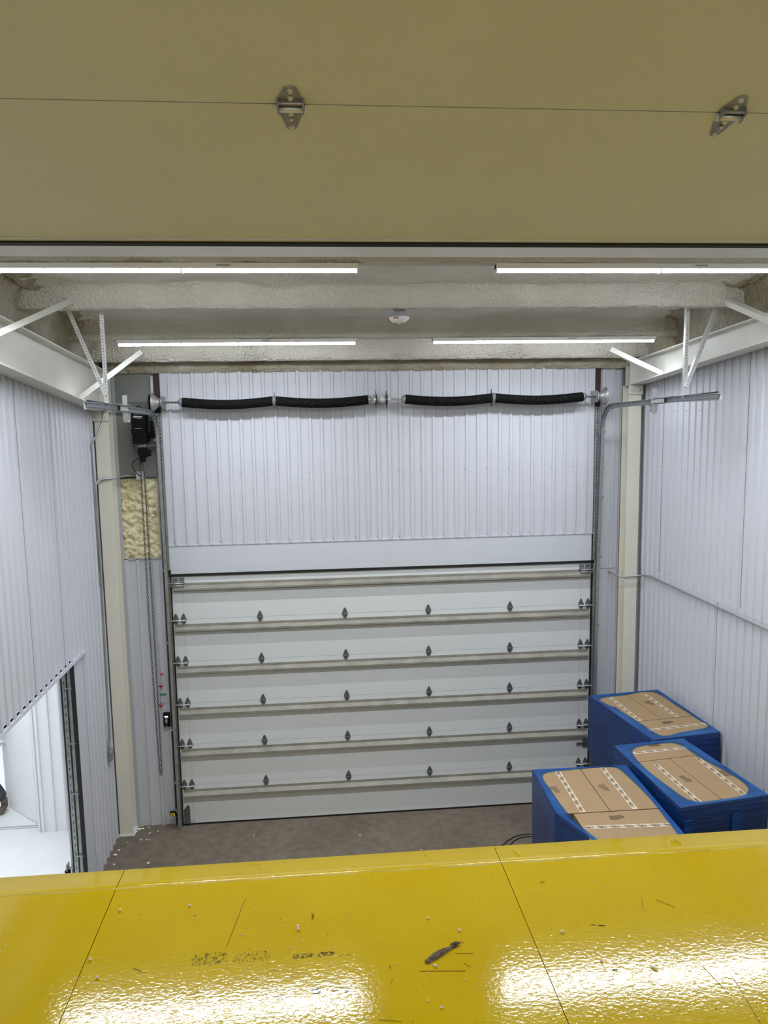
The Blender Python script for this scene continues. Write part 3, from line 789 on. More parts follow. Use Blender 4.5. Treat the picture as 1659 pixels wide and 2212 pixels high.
# lift cables
# ------------------------------------------------------------------ opener
op = thing('door_opener', 'black electric door opener mounted beside the left end of the spring shaft', 'door opener', (-.235, -.02, 4.84))
m = MB(); m.prism([(-.082, 0.0), (-.070, -.02), (.058, -.02), (.072, 0), (.072, .315), (-.082, .315)], -.21, .0); m.build('cover', BLACKP, op, .008)
m = MB(); m.box(-.098, -.082, -.16, -.06, .10, .15); m.build('mounting_tab', BLACKP, op); m = MB(); m.box(-.094, -.082, -.16, -.06, .27, .33); m.build('mounting_tab', BLACKP, op)
m = MB(); m.text('LiftMaster', .026, Matrix.Translation((-.008, -.2105, .292)) @ Matrix.Rotation(PI/2, 4, 'X'))
m.box(-.035, .035, -.2112, -.2100, .271, .273); m.box(-.045, .035, -.2112, -.2100, .155, .158); m.build('lettering', INKW, op)
m = MB(); m.box(-.08, .07, -.2112, -.2100, .128, .131); m.build('cover_joint', GAPM, op)
m = MB(); m.box(.074, .135, -.15, .02, .06, .24); m.lathe((.10, -.08, .12), (1, 0, 0), [(-.02, .07), (.05, .07)], 20); m.build('gear_housing', BLACKP, op)
m = MB(); m.lathe((.125, -.15, .45), (1, 0, 0), [(-.008, .085), (.008, .085)], 26)
for k in range(26):
    a = 2*PI*k/26; m.box(.121, .129, -.15+.09*math.cos(a)-.006, -.15+.09*math.cos(a)+.006, .45+.09*math.sin(a)-.006, .45+.09*math.sin(a)+.006)
m.build('sprocket', BLACK, op)
for yy in (-.235, -.075):
    m = MB()
    for k in range(24):
        z = .44 - k*.014; m.box(.118 if k % 2 else .121, .132 if k % 2 else .129, yy-.006 + (.0), yy+.006, z, z+.0142)
    m.build('drive_chain', BLACK, op)
m = MB(); m.lathe((-.0, -.12, 0), (0, 0, -1), [(0, .03), (.03, .03)], 14); m.box(-.035, .05, -.16, -.06, -.055, -.03); m.tube([(-.02, -.12, -.05), (.16, -.10, -.048)], .004, 6); m.build('release_lever', GALV, op)
m = MB(); m.prism([(-.035, -.07), (.055, -.07), (.055, -.15), (.025, -.20), (.02, -.235), (-.012, -.235), (-.015, -.18), (-.035, -.13)], -.19, -.04)
m.lathe((.055, -.12, -.13), (0, -1, 0), [(-.05, .045), (.05, .045)], 18); m.box(.06, .10, -.16, -.08, -.165, -.085); m.build('hoist_housing', BLACKP, op, .004)
m = MB(); m.tube(catmull([(-.03, -.15, .0), (-.07, -.17, -.01), (-.088, -.18, -.03), (-.07, -.18, -.05), (-.03, -.17, -.03), (-.015, -.16, .0)]), .0045, 6)
m.tube(catmull([(-.06, -.17, -.045), (-.075, -.15, -.08), (-.06, -.13, -.12), (-.03, -.12, -.125)]), .004, 6)
m.build('cable_loop', BLACK, op); m = MB(); m.tube(catmull([(-.02, -.15, .35), (-.03, -.15, .40), (.01, -.15, .41), (.04, -.14, .37), (.10, -.13, .36)]), .008, 8); m.build('cable_loop', BLACK, op)

m = MB(); m.tube(catmull([(-.26, -.14, 4.655), (-.33, -.12, 4.62), (-.365, -.10, 4.575), (-.34, -.08, 4.50), (-.30, -.075, 4.452), (-.275, -.075, 4.445)], 10), .0055, 8); m.lathe((-.275, -.07, 4.446), (0, -1, 0), [(0, .012), (.03, .010)], 12)
tag(m.build('power_cord', BLACK), 'black power cord looping from the opener down to the grey outlet box', 'cord')
jb = thing('outlet_box', 'grey metal outlet box above the patch of bare foam', 'outlet box', (-.30, .03, 4.44))
m = MB(); m.box(-.045, .045, -.055, 0, -.05, .05); m.build('box', GALVL, jb, .006)
m = MB(); m.box(-.04, .04, -.06, -.055, -.045, .045)
for x, z in ((-.018, -.01), (.012, -.012), (.0, -.026), (.02, .02)): m.lathe((x, -.06, z), (0, -1, 0), [(0, .006), (.003, .006)], 8)
m.build('cover_plate', GALVL, jb)

# ------------------------------------------------------------------ hand chain
def chain_mesh(m, pts, pitch=.0285, R=.0135, r=.0032):
    P = [Vector(p) for p in pts]; seg = []; tot = 0
    for i in range(len(P)-1): seg.append((tot, P[i], P[i+1])); tot += (P[i+1]-P[i]).length
    k = 0; s0 = 0.0
    while s0 < tot:
        for a0, a, b2 in seg:
            L = (b2-a).length
            if a0 <= s0 <= a0+L:
                d = (b2-a)/L; c0 = a + d*(s0-a0); break
        sd = d.cross(Vector((0, 1, 0))).normalized() if k % 2 == 0 else d.cross(Vector((1, 0, 0))).normalized()
        loop = []
        for j in range(10):
            an = 2*PI*j/10; loop.append(c0 + d*(R*1.45*math.cos(an)) + sd*(R*.72*math.sin(an)))
        loop.append(loop[0]); m.tube(loop, r, 5, cap=False)
        s0 += pitch; k += 1
m = MB()
chain_mesh(m, [(-.262, -.135, 4.64), (-.262, -.13, 4.40), (-.262, -.14, 2.6), (-.232, -.14, .80), (-.222, -.14, .745), (-.208, -.14, .80), (-.212, -.14, 2.6), (-.222, -.13, 4.40), (-.225, -.135, 4.64)])
tag(m.build('hand_chain', CHAINM), 'long steel hand chain loop hanging from the opener almost to the floor', 'chain')

def pull_cord(x, ztop, zend, label, extra):
    t = thing('pull_cord', label, 'pull cord', (x, -.09, zend))
    m = MB(); n = 14; m.tube([(0.006*math.sin(i*1.3)*min(1, (n-i)/4) - (0.05*i/n), 0, (ztop-zend)*i/n) for i in range(n+1)], .003, 6); m.build('cord', EMT, t)
    m = MB(); m.tube([(-.028, 0, 0), (-.02, 0, .001), (.02, 0, .001), (.028, 0, 0)], [.007, .011, .011, .007], 10); m.tube([(0, 0, -.022), (0, 0, 0)], .008, 8); m.build('handle', RED, t)
    m = MB(); m.tube(catmull([(0, 0, -.02), (.012, 0, -.03), (.0, 0, -.045), (-.005, 0, -.06)]), .0035, 6); m.build('cord_tail', BLACK, t)
    zt, w, hh, mm = extra
    m = MB(); m.box(-.004, w, -.002, .001, zt, zt+hh); m.build('tag', mm, t)
pull_cord(-.173, 4.70, 1.865, 'pull cord with a small red flag above its red handle, the higher of two', (.135, .035, .032, REDTAG))
pull_cord(-.190, 4.70, 1.62, 'pull cord with a green tag above its red handle, the lower of two', (.125, .075, .028, GREENTAG))

ct = thing('door_control', 'black wall control with a lit display and three buttons beside the door', 'control panel', (-.145, .03, 1.40))
m = MB(); m.box(-.040, .040, -.045, 0, -.092, .092); m.build('housing', BLACKP, ct, .012)
m = MB(); m.box(-.022, .022, -.0465, -.045, .035, .055); m.build('display', SCREEN, ct)
m = MB(); m.box(-.022, .022, -.0462, -.045, .022, .026); m.box(-.017, .017, -.0462, -.045, -.079, -.076); m.build('lettering', INKW, ct)
for z, mm, nm in ((.002, GALVL, 'button'), (-.022, GALVL, 'button'), (-.046, RED, 'button')):
    m = MB(); m.box(-.014, .012, -.050, -.045, z-.009, z+.009); m.build(nm, mm, ct, .003)
pe = thing('photo_eye', 'small photo eye with a yellow label by the foot of the left door track', 'sensor', (-.105, -.07, .205))
m = MB(); m.box(-.045, .03, -.03, .02, -.025, .028); m.build('case', BLACKP, pe, .003)
m = MB(); m.box(-.035, .020, -.0315, -.030, -.018, .018); m.build('yellow_label', YELTAG, pe)
m = MB(); m.box(-.018, .002, -.0325, -.0315, -.010, .010); m.build('warning_mark', INK, pe)
m = MB(); m.box(.02, .05, .0, .01, .0, .05); m.box(-.05, .045, -.005, .0, .028, .034); m.build('bracket', GALV, pe)

# ------------------------------------------------------------------ conduits
def conduit(pts, r, label, name='conduit', seg=8, straps=()):
    m = MB(); m.tube(pts, r, 10)
    for q in straps: m.lathe(q[0], q[1], [(-.012, r*1.35), (.012, r*1.35)], 10)
    return tag(m.build(name, EMT), label, 'conduit')
conduit([(-.63, -.20, 5.215), (-.63, -.195, 5.14)] + [(-.64, -.21, 5.08), (-.70, -.30, 4.92), (-.742, -.36, 4.82), (-.745, -.345, 4.78), (-.745, -.33, 4.0), (-.745, -.33, 3.25)], .0095, 'thin grey conduit slanting from the left column top onto the left wall')
m = MB(); m.tube([(-.34, .015, 4.44), (-.46, .0, 4.44), (-.52, -.05, 4.43), (-.56, -.17, 4.425), (-.68, -.19, 4.42), (-.725, -.22, 4.405), (-.745, -.27, 4.36), (-.745, -.285, 4.25), (-.745, -.30, 3.2), (-.745, -.33, 2.2), (-.742, -.36, 1.38), (-.742, -.40, 1.28), (-.742, -.405, 1.22)], .0125, 10)
tag(m.build('conduit', EMT), 'thick grey conduit running from the bare foam down the left wall to an outlet', 'conduit')
m = MB(); m.box(XL+.002, XL+.055, -.44, -.35, 1.09, 1.23)
m.cur = 1; m.prism([(-.45, 1.20), (-.43, 1.225), (-.37, 1.225), (-.34, 1.19), (-.34, 1.12), (-.38, 1.085), (-.44, 1.095)], XL+.055, XL+.063, 'yz')
m.lathe((XL+.063, -.40, 1.165), (1, 0, 0), [(0, .012), (.006, .012)], 10)
tag(m.build('outlet_box', [EMT, GALV], None, .003), 'grey metal outlet box low on the left wall at the end of the conduit', 'outlet box')
m = MB(); m.box(XL+.01, XL+.05, -.35, -.29, 3.20, 3.34); tag(m.build('pipe_fitting', EMT, None, .004), 'grey conduit fitting joining the two conduits on the left wall', 'conduit fitting')
cp = [(5.475, .02, 3.075), (5.485, -.02, 3.07), (5.53, -.19, 3.055), (5.56, -.205, 3.05), (5.80, -.215, 3.06), (5.815, -.30, 3.08), (5.818, -.45, 3.10)] + [(5.818, -.45-i*.5, 3.10+.004*i) for i in range(1, 12)]
conduit(cp, .0105, 'grey conduit running along the right wall above the pallets', straps=(((5.818, -.52, 3.10), (0, 1, 0)), ((5.818, -1.2, 3.105), (0, 1, 0)), ((5.818, -2.15, 3.11), (0, 1, 0)), ((5.818, -3.2, 3.115), (0, 1, 0))))

# ------------------------------------------------------------------ raised door overhead (open, seen from below)
TH = math.radians(17); d2 = thing('door_2', 'tan looking raised overhead door above the viewer with two steel hinges', 'overhead door', (0, -7.34, 5.837), kind='structure')
d2.rotation_euler = (-TH, 0, 0)
X0, X1 = -0.55, 5.55
for k in range(5):
    ya, yb = (-.0015, .625) if k == 0 else (None, None)
    y1 = .622 - 0 if k == 0 else -.002 - (k-1)*.61; y0 = -.000 + .001 if k == 0 else y1 - .606
    m = MB(); m.box(X0, X1, min(y0, y1), max(y0, y1), 0.0, .045); m.build('door_section', DOORM, d2)
m = MB(); m.box(X0, X1, -2.4, .61, .012, .05); m.build('door_core', GREYTR, d2)
m = MB(); m.box(X0, X1, .622, .640, -.012, .05); m.build('edge_seal', BLACK, d2)
m = MB(); m.box(X0, X1, .612, .620, -.006, .0); m.build('edge_strip', WHITESTEEL, d2)
def big_hinge(x):
    m = MB(); w = .030
    up = [(-.008, .062), (.008, .062), (.015, .056), (w, .022), (w, -.008), (-w, -.008), (-w, .022), (-.015, .056)]
    dn = [(-w*.95, -.006), (w*.95, -.006), (w*.95, -.028), (.013, -.080), (.006, -.087), (-.006, -.087), (-.013, -.080), (-w*.95, -.028)]
    # local frame: a runs back along the door (negative y), normal is -z
    m.prism([(x+a, -b2) for a, b2 in up], -.0035, 0.0, 'xy'); m.prism([(x+a, -b2) for a, b2 in dn], -.0035, 0.0, 'xy')
    m.box(x-w-.002, x-w+.002, -.022, .014, -.019, 0); m.box(x+w-.002, x+w+.002, -.022, .014, -.019, 0)
    m.box(x-w, x+w, -.018, -.010, -.012, -.002)
    lf = m.build('hinge', HINGEM, d2, .0008)
    q = MB(); q.tube([(x-.035, .004, -.011), (x+.035, .004, -.011)], .0072, 16); q.tube([(x-.037, .004, -.011), (x-.032, .004, -.011)], .010, 16); q.tube([(x+.032, .004, -.011), (x+.037, .004, -.011)], .010, 16)
    pin = q.build('hinge_pin', GALVL, lf)
    s2 = MB()
    for b2 in (.050, .026, -.028, -.045, -.076):
        s2.lathe((x, -b2, -.0035), (0, 0, -1), [(0, .0075 if b2 != -.045 else .004), (.002, .0075 if b2 != -.045 else .004), (.002, .0055), (.006, .005)], 6)
    s2.build('screw', GALVL, lf)
big_hinge(1.752); big_hinge(2.849)

# ------------------------------------------------------------------ yellow steel roof in front of the viewer
ZY = 3.30
yr = thing('yellow_container', 'glossy scuffed yellow steel container roof spread below the viewer', 'container', (2.0, -8.0, 0))
def loc_(m):  # world -> thing-local
    m.v = [(x-2.0, y+8.0, z) for x, y, z in m.v]; return m
xs = [-0.42, 0.975, 2.49, 4.0, 5.4]; YF = -6.325; YC = -6.455
for i in range(4):
    a, b2 = xs[i]+.0012, xs[i+1]-.0012; nx = 12
    m = MB(); rows = []
    for y, z in ((-10.6, ZY), (-8.6, ZY), (-7.4, ZY), (-6.9, ZY), (YC, ZY-.0005), (YC+.01, ZY-.0008), (YF+.006, ZY-.0075), (YF+.001, ZY-.010), (YF, ZY-.016), (YF, ZY-.20)):
        rows.append([(a+(b2-a)*k/nx, y + .0035*(a+(b2-a)*k/nx-2.0)*(-1 if y > -6.6 else 0), z + (.0016*noise.noise(Vector((k*.7+i*9, y*2.1, 0))) if -9.5 < y < -6.5 else 0)) for k in range(nx+1)])
    m.sheet(rows[::-1], True); loc_(m).build('roof_plate', YEL, yr)
m = MB(); m.box(xs[0], xs[-1], -10.6, YF-.012, ZY-.30, ZY-.012); loc_(m).build('frame', GAPM, yr)
m = MB(); m.box(xs[0]+.02, xs[-1]-.02, -10.58, YF-.03, .0, ZY-.30); loc_(m).build('side_wall', YEL, yr)
m = MB(); n = 80; pts = [(xs[0]+(xs[-1]-xs[0])*i/n, YC-.0035*(xs[0]+(xs[-1]-xs[0])*i/n-2.0)+.002*noise.noise(Vector((i*.9, 0, 0))), ZY-.0018+.0006*noise.noise(Vector((i*.5, 2, 0)))) for i in range(n+1)]
for i in range(n):
    (x0, y0, z0), (x1, y1, z1) = pts[i], pts[i+1]; w0 = .0045 + .0015*math.sin(i*1.7)
    k = len(m.v); m.v += [(x0, y0-w0, z0+.0014), (x1, y1-w0, z1+.0014), (x1, y1, z1+.0026), (x0, y0, z0+.0026), (x1, y1+w0, z1+.0008), (x0, y0+w0, z0+.0008)]
    m.face((k, k+1, k+2, k+3)); m.face((k+3, k+2, k+4, k+5))
loc_(m).build('weld_bead', YELW, yr)
SC = [((1.48,-6.57),(1.44,-6.83)), ((2.95,-6.74),(2.93,-6.80)), ((1.43,-6.34),(1.432,-6.375)), ((1.52,-6.34),(1.518,-6.38)), ((1.47,-6.345),(1.52,-6.342)), ((2.19,-6.34),(2.20,-6.37)),
      ((3.0,-6.75),(3.05,-6.80)), ((2.21,-6.95),(2.27,-6.957)), ((2.23,-7.0),(2.25,-7.02)), ((2.08,-7.02),(2.23,-7.035)), ((1.98,-7.07),(1.99,-7.04)), ((1.93,-7.205),(2.0,-7.22)),
      ((3.0,-7.10),(3.02,-7.22)), ((3.07,-7.15),(3.05,-7.34)), ((3.26,-6.36),(3.27,-6.40)), ((3.24,-6.37),(3.26,-6.39)), ((2.86,-6.39),(2.862,-6.43)), ((1.73,-6.68),(1.73,-6.73)), ((1.36,-7.04),(1.375,-7.03)), ((1.14,-6.90),(1.19,-6.93)), ((2.56,-6.37),(2.58,-6.41))]
m = MB(); rs_ = random.Random(5)
for (a, b2) in SC:
    P0, P1 = Vector((*a, 0)), Vector((*b2, 0)); n = 5
    for i in range(n):
        q0 = P0.lerp(P1, i/n); q1 = P0.lerp(P1, (i+1.0)/n); w = rs_.uniform(.0003, .0009)
        zz = ZY+.0014 if q0.y < YC else ZY-.0005-(q0.y-YC)*.055
        m.bar((q0.x, q0.y, zz), (q1.x, q1.y, ZY+.0014 if q1.y < YC else ZY-.0005-(q1.y-YC)*.055), w, .0012)
loc_(m).build('scratches', CHIP, yr)['kind'] = 'stuff'

# foam crumbs lying on the roof
CR = [(1.116,-6.461),(0.935,-6.506),(1.026,-6.593),(1.051,-6.572),(0.768,-6.586),(0.665,-6.661),(0.675,-6.739),(0.672,-6.771),(1.278,-6.595),(1.191,-6.685),(1.489,-6.78),(1.637,-6.752),(1.681,-6.755),(1.682,-6.772),(1.686,-6.806),(1.699,-6.836),(1.659,-6.864),(1.81,-6.86),(1.941,-6.861),(1.975,-6.719),(1.984,-6.667),(1.856,-6.705),(1.469,-6.884),(1.589,-6.928),(1.611,-6.96),(0.991,-6.849),(1.021,-6.843),(1.038,-6.937),(0.974,-6.949),(1.667,-6.994),(1.517,-6.646),(1.303,-6.672),(1.026,-6.633),(2.924,-6.534),(2.672,-6.533),(2.349,-6.578),(2.808,-6.621),(2.573,-6.653),(2.557,-6.671),(3.26,-6.61),(2.146,-6.764),(2.245,-6.84),(2.379,-6.83),(2.597,-6.889),(3.167,-6.883),(2.927,-6.707),(2.681,-7.042),(2.134,-7.005),(2.02,-6.902),(2.108,-7.034),(2.11,-7.122),(2.126,-7.181),(2.22,-7.075),(2.179,-7.07),(2.314,-7.245),(2.088,-7.149),(2.008,-6.979)]
BIG = {2: 1.5, 8: 1.5, 12: 1.3, 13: 1.7, 25: 1.6, 27: 1.5, 41: 1.6, 40: 1.4, 47: 1.6, 43: 1.6, 46: 1.4, 51: 1.3}
proto = []
for s in range(5):
    m = MB(); m.blob((0, 0, .003), .0048, s+3, (1.0, .75, .6)); o = m.build('foam_crumb', CRUMB); proto.append(o)
for i, (x, y) in enumerate(CR):
    o = proto[i] if i < 5 else proto[i % 5].copy()
    if i >= 5: COL.objects.link(o)
    k = BIG.get(i, random.uniform(.45, .95)); o.location = (x, y, ZY+.0005); o.rotation_euler = (0, 0, random.uniform(0, 6)); o.scale = (k, k, k)
    tag(o, 'tiny white foam crumb lying loose on the yellow steel roof', 'foam crumb', 'foam crumbs on the yellow roof')
m = MB(); m.blob((0, 0, .004), .008, 9, (1.9, .7, .6)); o = m.build('foam_crumb', CRUMB); o.location = (2.837, -7.091, ZY); o.rotation_euler = (0, 0, -.9)
tag(o, 'long pale foam sliver on the yellow roof, far right in the glare', 'foam crumb')
# piece of bark
m = MB(); n = 14; rows = []; m.sm = True
for i in range(n+1):
    u = i/n; r = []
    for j in range(13):
        a = PI*j/12 - .15; w = .0125*(0.62+.45*math.sin(PI*min(1, u*1.15+.08))) * (1+.15*noise.noise(Vector((u*9, j*.7, 0))))
        r.append((-.066+.132*u + .004*noise.noise(Vector((j*.9, u*3, 4)))*(1 if i in (0, n) else .3)*3, w*math.cos(a) + .004*math.sin(PI*u), max(.0, w*.95*math.sin(a)*(1+.22*noise.noise(Vector((j*1.9, u*2, 3)))))))
    rows.append(r)
m.sheet(rows, True); k0 = len(m.v)
m.sm = False
for i in (0, n): m.face([i*13+j for j in range(13)])
m.tube([(.055, .006, .006), (.072, .002, .007), (.080, -.003, .006)], [.007, .006, .003], 7)
bk = m.build('bark_piece', BARK); bk.location = (2.165, -6.948, ZY); bk.rotation_euler = (0, 0, math.atan2(.07, .11))
tag(bk, 'brown curled piece of bark lying on the yellow roof', 'bark')
TW = [((2.20,-6.905),(2.225,-6.915)), ((2.235,-6.900),(2.25,-6.900)), ((1.734,-6.69),(1.733,-6.72)), ((1.30,-6.655),(1.312,-6.650)), ((1.585,-6.975),(1.592,-6.977)), ((1.985,-6.985),(1.99,-7.00)), ((2.71,-6.862),(2.73,-6.865)), ((2.735,-6.868),(2.76,-6.873)), ((2.605,-6.60),(2.625,-6.602)), ((2.70,-7.085),(2.72,-7.083))]
tp = None
for i, (a, b2) in enumerate(TW):
    L = math.hypot(b2[0]-a[0], b2[1]-a[1])
    if tp is None:
        m = MB(); m.tube([(-.5, 0, .08), (-.1, .05, .1), (.5, 0, .08)], [.05, .08, .04], 6); o = tp = m.build('wood_splinter', CHIP)
    else: o = tp.copy(); COL.objects.link(o)
    o.location = ((a[0]+b2[0])/2, (a[1]+b2[1])/2, ZY+.0008); o.rotation_euler = (0, 0, math.atan2(b2[1]-a[1], b2[0]-a[0])); o.scale = (L, min(L, .024), min(L, .024)*.7)
    tag(o, 'small dark wood splinter on the yellow roof', 'splinter', 'wood splinters on the yellow roof')

# ------------------------------------------------------------------ wrapped pallets
def bil(C, u, v):
    a, b2, c2, d = [Vector(q) for q in C]   # far-left, far-right, near-right, near-left
    p_ = a*(1-u)*(1-v) + b2*u*(1-v) + c2*u*v + d*(1-u)*v
    return (p_.x, p_.y)
def wrapped(name_label, C, z, inner, outer, cartons, tapes, prints, zmid=None, group='blue wrapped pallets', org=(0, 0)):
    t = thing('wrapped_pallet', name_label, 'wrapped pallet', (org[0], org[1], 0), group=group)
    sh = lambda p_: (p_[0]-org[0], p_[1]-org[1])
    B = lambda u, v: sh(bil(C, u, v))
    cs = []
    for (u0, u1, v0, v1) in cartons:
        g = .004
        q = [B(u0+g, v1-g), B(u1-g, v1-g), B(u1-g, v0+g), B(u0+g, v0+g)]
        zb = z - .62
        m = MB(); m.hexa([(x, y, zb) for x, y in q] + [(x, y, z) for x, y in q])
        cs.append(m.build('carton', CARD, t))
    # lower tier
    m = MB(); q = [B(.06, .94), B(.94, .94), B(.94, .06), B(.06, .06)]
    m.hexa([(x, y, .13) for x, y in q] + [(x, y, z-.63) for x, y in q]); m.build('lower_carton', CARD, t)
    m = MB()
    for k in range(6):
        v = .04+k*.16; q = [B(.03, v+.11), B(.97, v+.11), B(.97, v), B(.03, v)]; m.hexa([(x, y, .10) for x, y in q] + [(x, y, .125) for x, y in q])
    for u in (.05, .46, .87):
        q = [B(u, .97), B(u+.08, .97), B(u+.08, .03), B(u, .03)]; m.hexa([(x, y, .0) for x, y in q] + [(x, y, .10) for x, y in q])
    m.build('wooden_pallet', WOOD, t)
    # paper tapes with repeated print
    for (ci, u0, v0, u1, v1, w, flip) in tapes:
        a = Vector((*B(u0, v0), 0)); b2 = Vector((*B(u1, v1), 0)); d = (b2-a); L = d.length; d.normalize(); s2 = Vector((-d.y, d.x, 0))
        m = MB(); m.hexa([(*(a-s2*w/2).xy, z+.0002), (*(b2-s2*w/2).xy, z+.0002), (*(b2+s2*w/2).xy, z+.0002), (*(a+s2*w/2).xy, z+.0002)] + [(*(a-s2*w/2).xy, z+.0016), (*(b2-s2*w/2).xy, z+.0016), (*(b2+s2*w/2).xy, z+.0016), (*(a+s2*w/2).xy, z+.0016)])
        tp_ = m.build('paper_tape', TAPE, cs[ci])
        m = MB(); step = .108; n = int(L/step); ang = math.atan2(d.y, d.x) + (PI if flip else 0)
        for k in range(n+1):
            c0 = a + d*(step*(k+.35))
            if (c0-a).length > L-.02: break
            T = Matrix.Translation((c0.x, c0.y, z+.0018)) @ Matrix.Rotation(ang, 4, 'Z') @ Matrix.Diagonal((.66, 1.2, 1, 1))
            m.text('Hatco', .045, T)
            c1 = c0 + d*step*.5; m.bar((c1.x-d.x*.014, c1.y-d.y*.014, z+.0018), (c1.x+d.x*.014, c1.y+d.y*.014, z+.0018), .004, .0006)
        m.build('tape_lettering', INK, tp_) if False else m.build('tape_lettering', INK, cs[ci])
    for (ci, u, v, rot) in prints:
        m = MB(); c0 = B(u, v); rr = random.Random(int(u*100)); T = Matrix.Translation((c0[0], c0[1], z+.001)) @ Matrix.Rotation(rot, 4, 'Z')
        for k in range(8):
            x = -.062
            wd = .124 - (rr.uniform(.0, .02) if k < 6 else .06)
            while x < -.062+wd:
                l_ = rr.uniform(.006, .016); pts = [T @ Vector((x, .030-k*.0085, 0)), T @ Vector((min(x+l_, .062), .030-k*.0085, 0))]
                m.bar(pts[0], pts[1], .0030, .0006); x += l_+.0022
        m.build('printed_notice', INK, cs[ci])
    # stretch film: layered sides
    O = [Vector((*sh(q), 0)) for q in outer]; cen = sum(O, Vector())/len(O)
    no = []
    for i in range(len(O)):
        a, b2 = O[i], O[(i+1) % len(O)]
        for k in range(12): no.append(a.lerp(b2, k/12))
    def ring(off, zz, sc=1.0): 
        return [(cen.x+(q.x-cen.x)*sc*(1+off*noise.noise(Vector((q.x*5, q.y*5, zz*3)))), cen.y+(q.y-cen.y)*sc*(1+off*noise.noise(Vector((q.x*5, q.y*5, zz*3+9)))), zz) for q in no]
    lv = [(z+.006, 1.0, 0.004), (z-.01, 1.012, .006)]
    if zmid:
        lv += [(z-.2, 1.012, .010), (z-.4, 1.012, .010), (zmid+.02, 1.010, .006), (zmid-.02, .995, .006), (zmid-.22, .93, .006), (.5, .92, .01), (.10, .92, .01)]
    else: lv += [(z-.2, 1.012, .010), (z-.4, 1.010, .012), (z-.66, 1.008, .008), (z-.9, .99, .012), (z-1.2, .99, .012), (.5, .985, .012), (.10, .985, .012)]
    m = MB(); rows = []
    for zz, sc, of in lv:
        r = ring(of, zz, sc); r.append(r[0]); rows.append(r)
    m.sheet(rows, True); m.build('stretch_film_sides', FILMS, t)
    # translucent turned-over rim on the top
    I = catmull([(*sh(q), 0) for q in inner], 10, True); ci_ = sum(I, Vector())/len(I)
    rows = []; outp = ring(.0, z+.006); m = MB()
    A = []
    for q in outp:
        best = None; qd = (Vector(q).xy - ci_.xy).normalized()
        for i2 in range(len(I)):
            d_ = (I[i2].xy-ci_.xy).normalized().dot(qd)
            if best is None or d_ > best[0]: best = (d_, i2)
        A.append(I[best[1]])
    for s3 in (0, .12, .35, .62, .82, 1.0):
        r = []
        for q, a in zip(outp, A):
            p_ = Vector(q).lerp(Vector((a.x, a.y, z+.004)), s3)
            zz = p_.z + (.004*noise.noise(Vector((p_.x*11, p_.y*11, s3*6))) if 0 < s3 < 1 else 0) + .003
            r.append((p_.x, p_.y, zz))
        r.append(r[0]); rows.append(r)
    m.sheet(rows[:4], True); m.cur = 1; m.sheet(rows[3:], True); m.build('stretch_film_rim', [FILMT, FILMT2], t)
    return t
CA = [(4.86, -1.05), (5.71, -.97), (5.80, -2.20), (5.05, -2.30)]
wrapped('blue film wrapped load of brown cartons closest to the back wall, beside the right wall', CA, 1.85,
        [(4.93,-1.17),(5.28,-1.08),(5.62,-1.02),(5.70,-1.47),(5.74,-1.85),(5.75,-2.05),(5.41,-2.15),(5.18,-2.2),(5.10,-1.86),(5.02,-1.48)], CA,
        [(0, .5, 0, .63), (.5, 1, 0, .63), (0, 1, .63, 1)],
        [(0, .24, .03, .19, .625, .048, False), (1, .75, .03, .74, .625, .048, False), (2, .02, .81, .98, .81, .048, False)],
        [(0, .10, .33, -1.45), (1, .64, .28, -1.45), (2, .52, .71, .08)], zmid=1.19, org=(5.35, -1.6))
CB = [(4.62, -2.38), (5.36, -2.30), (5.53, -3.47), (4.70, -3.59)]
pb = wrapped('blue wrapped carton load in the middle of three, nearest the right edge of the photo', CB, 1.85,
        [(4.77,-2.48),(4.9,-2.41),(5.16,-2.38),(5.26,-2.43),(5.32,-2.75),(5.42,-3.07),(5.44,-3.30),(5.34,-3.44),(5.11,-3.49),(4.85,-3.49),(4.77,-3.22),(4.72,-2.91),(4.72,-2.62)], CB,
        [(0, 1, 0, .30), (0, .5, .30, 1), (.5, 1, .30, 1)],
        [(0, .04, .15, .99, .155, .048, True), (1, .26, .36, .25, .97, .048, False), (2, .84, .34, .78, .97, .048, False)],
        [(0, .52, .05, 3.2), (1, .40, .63, 1.65), (2, .90, .62, 1.65)], org=(5.05, -2.95))
for u in (.035, .575):
    q0, q1 = Vector((4.70, -3.59)).lerp(Vector((5.53, -3.47)), u), Vector((4.70, -3.59)).lerp(Vector((5.53, -3.47)), u+.105)
    m = MB(); m.hexa([(q0.x-5.05, q0.y+2.95-.026, 1.56), (q1.x-5.05, q1.y+2.95-.026, 1.57), (q1.x-5.05, q1.y+2.95-.018, 1.57), (q0.x-5.05, q0.y+2.95-.018, 1.56), (q0.x-5.05, q0.y+2.95-.026, 1.745), (q1.x-5.05, q1.y+2.95-.026, 1.75), (q1.x-5.05, q1.y+2.95-.018, 1.75), (q0.x-5.05, q0.y+2.95-.018, 1.745)])
    m.build('film_patch', FILMT, pb)
CC = [(3.72, -2.68), (4.61, -2.69), (4.56, -4.15), (3.72, -4.15)]
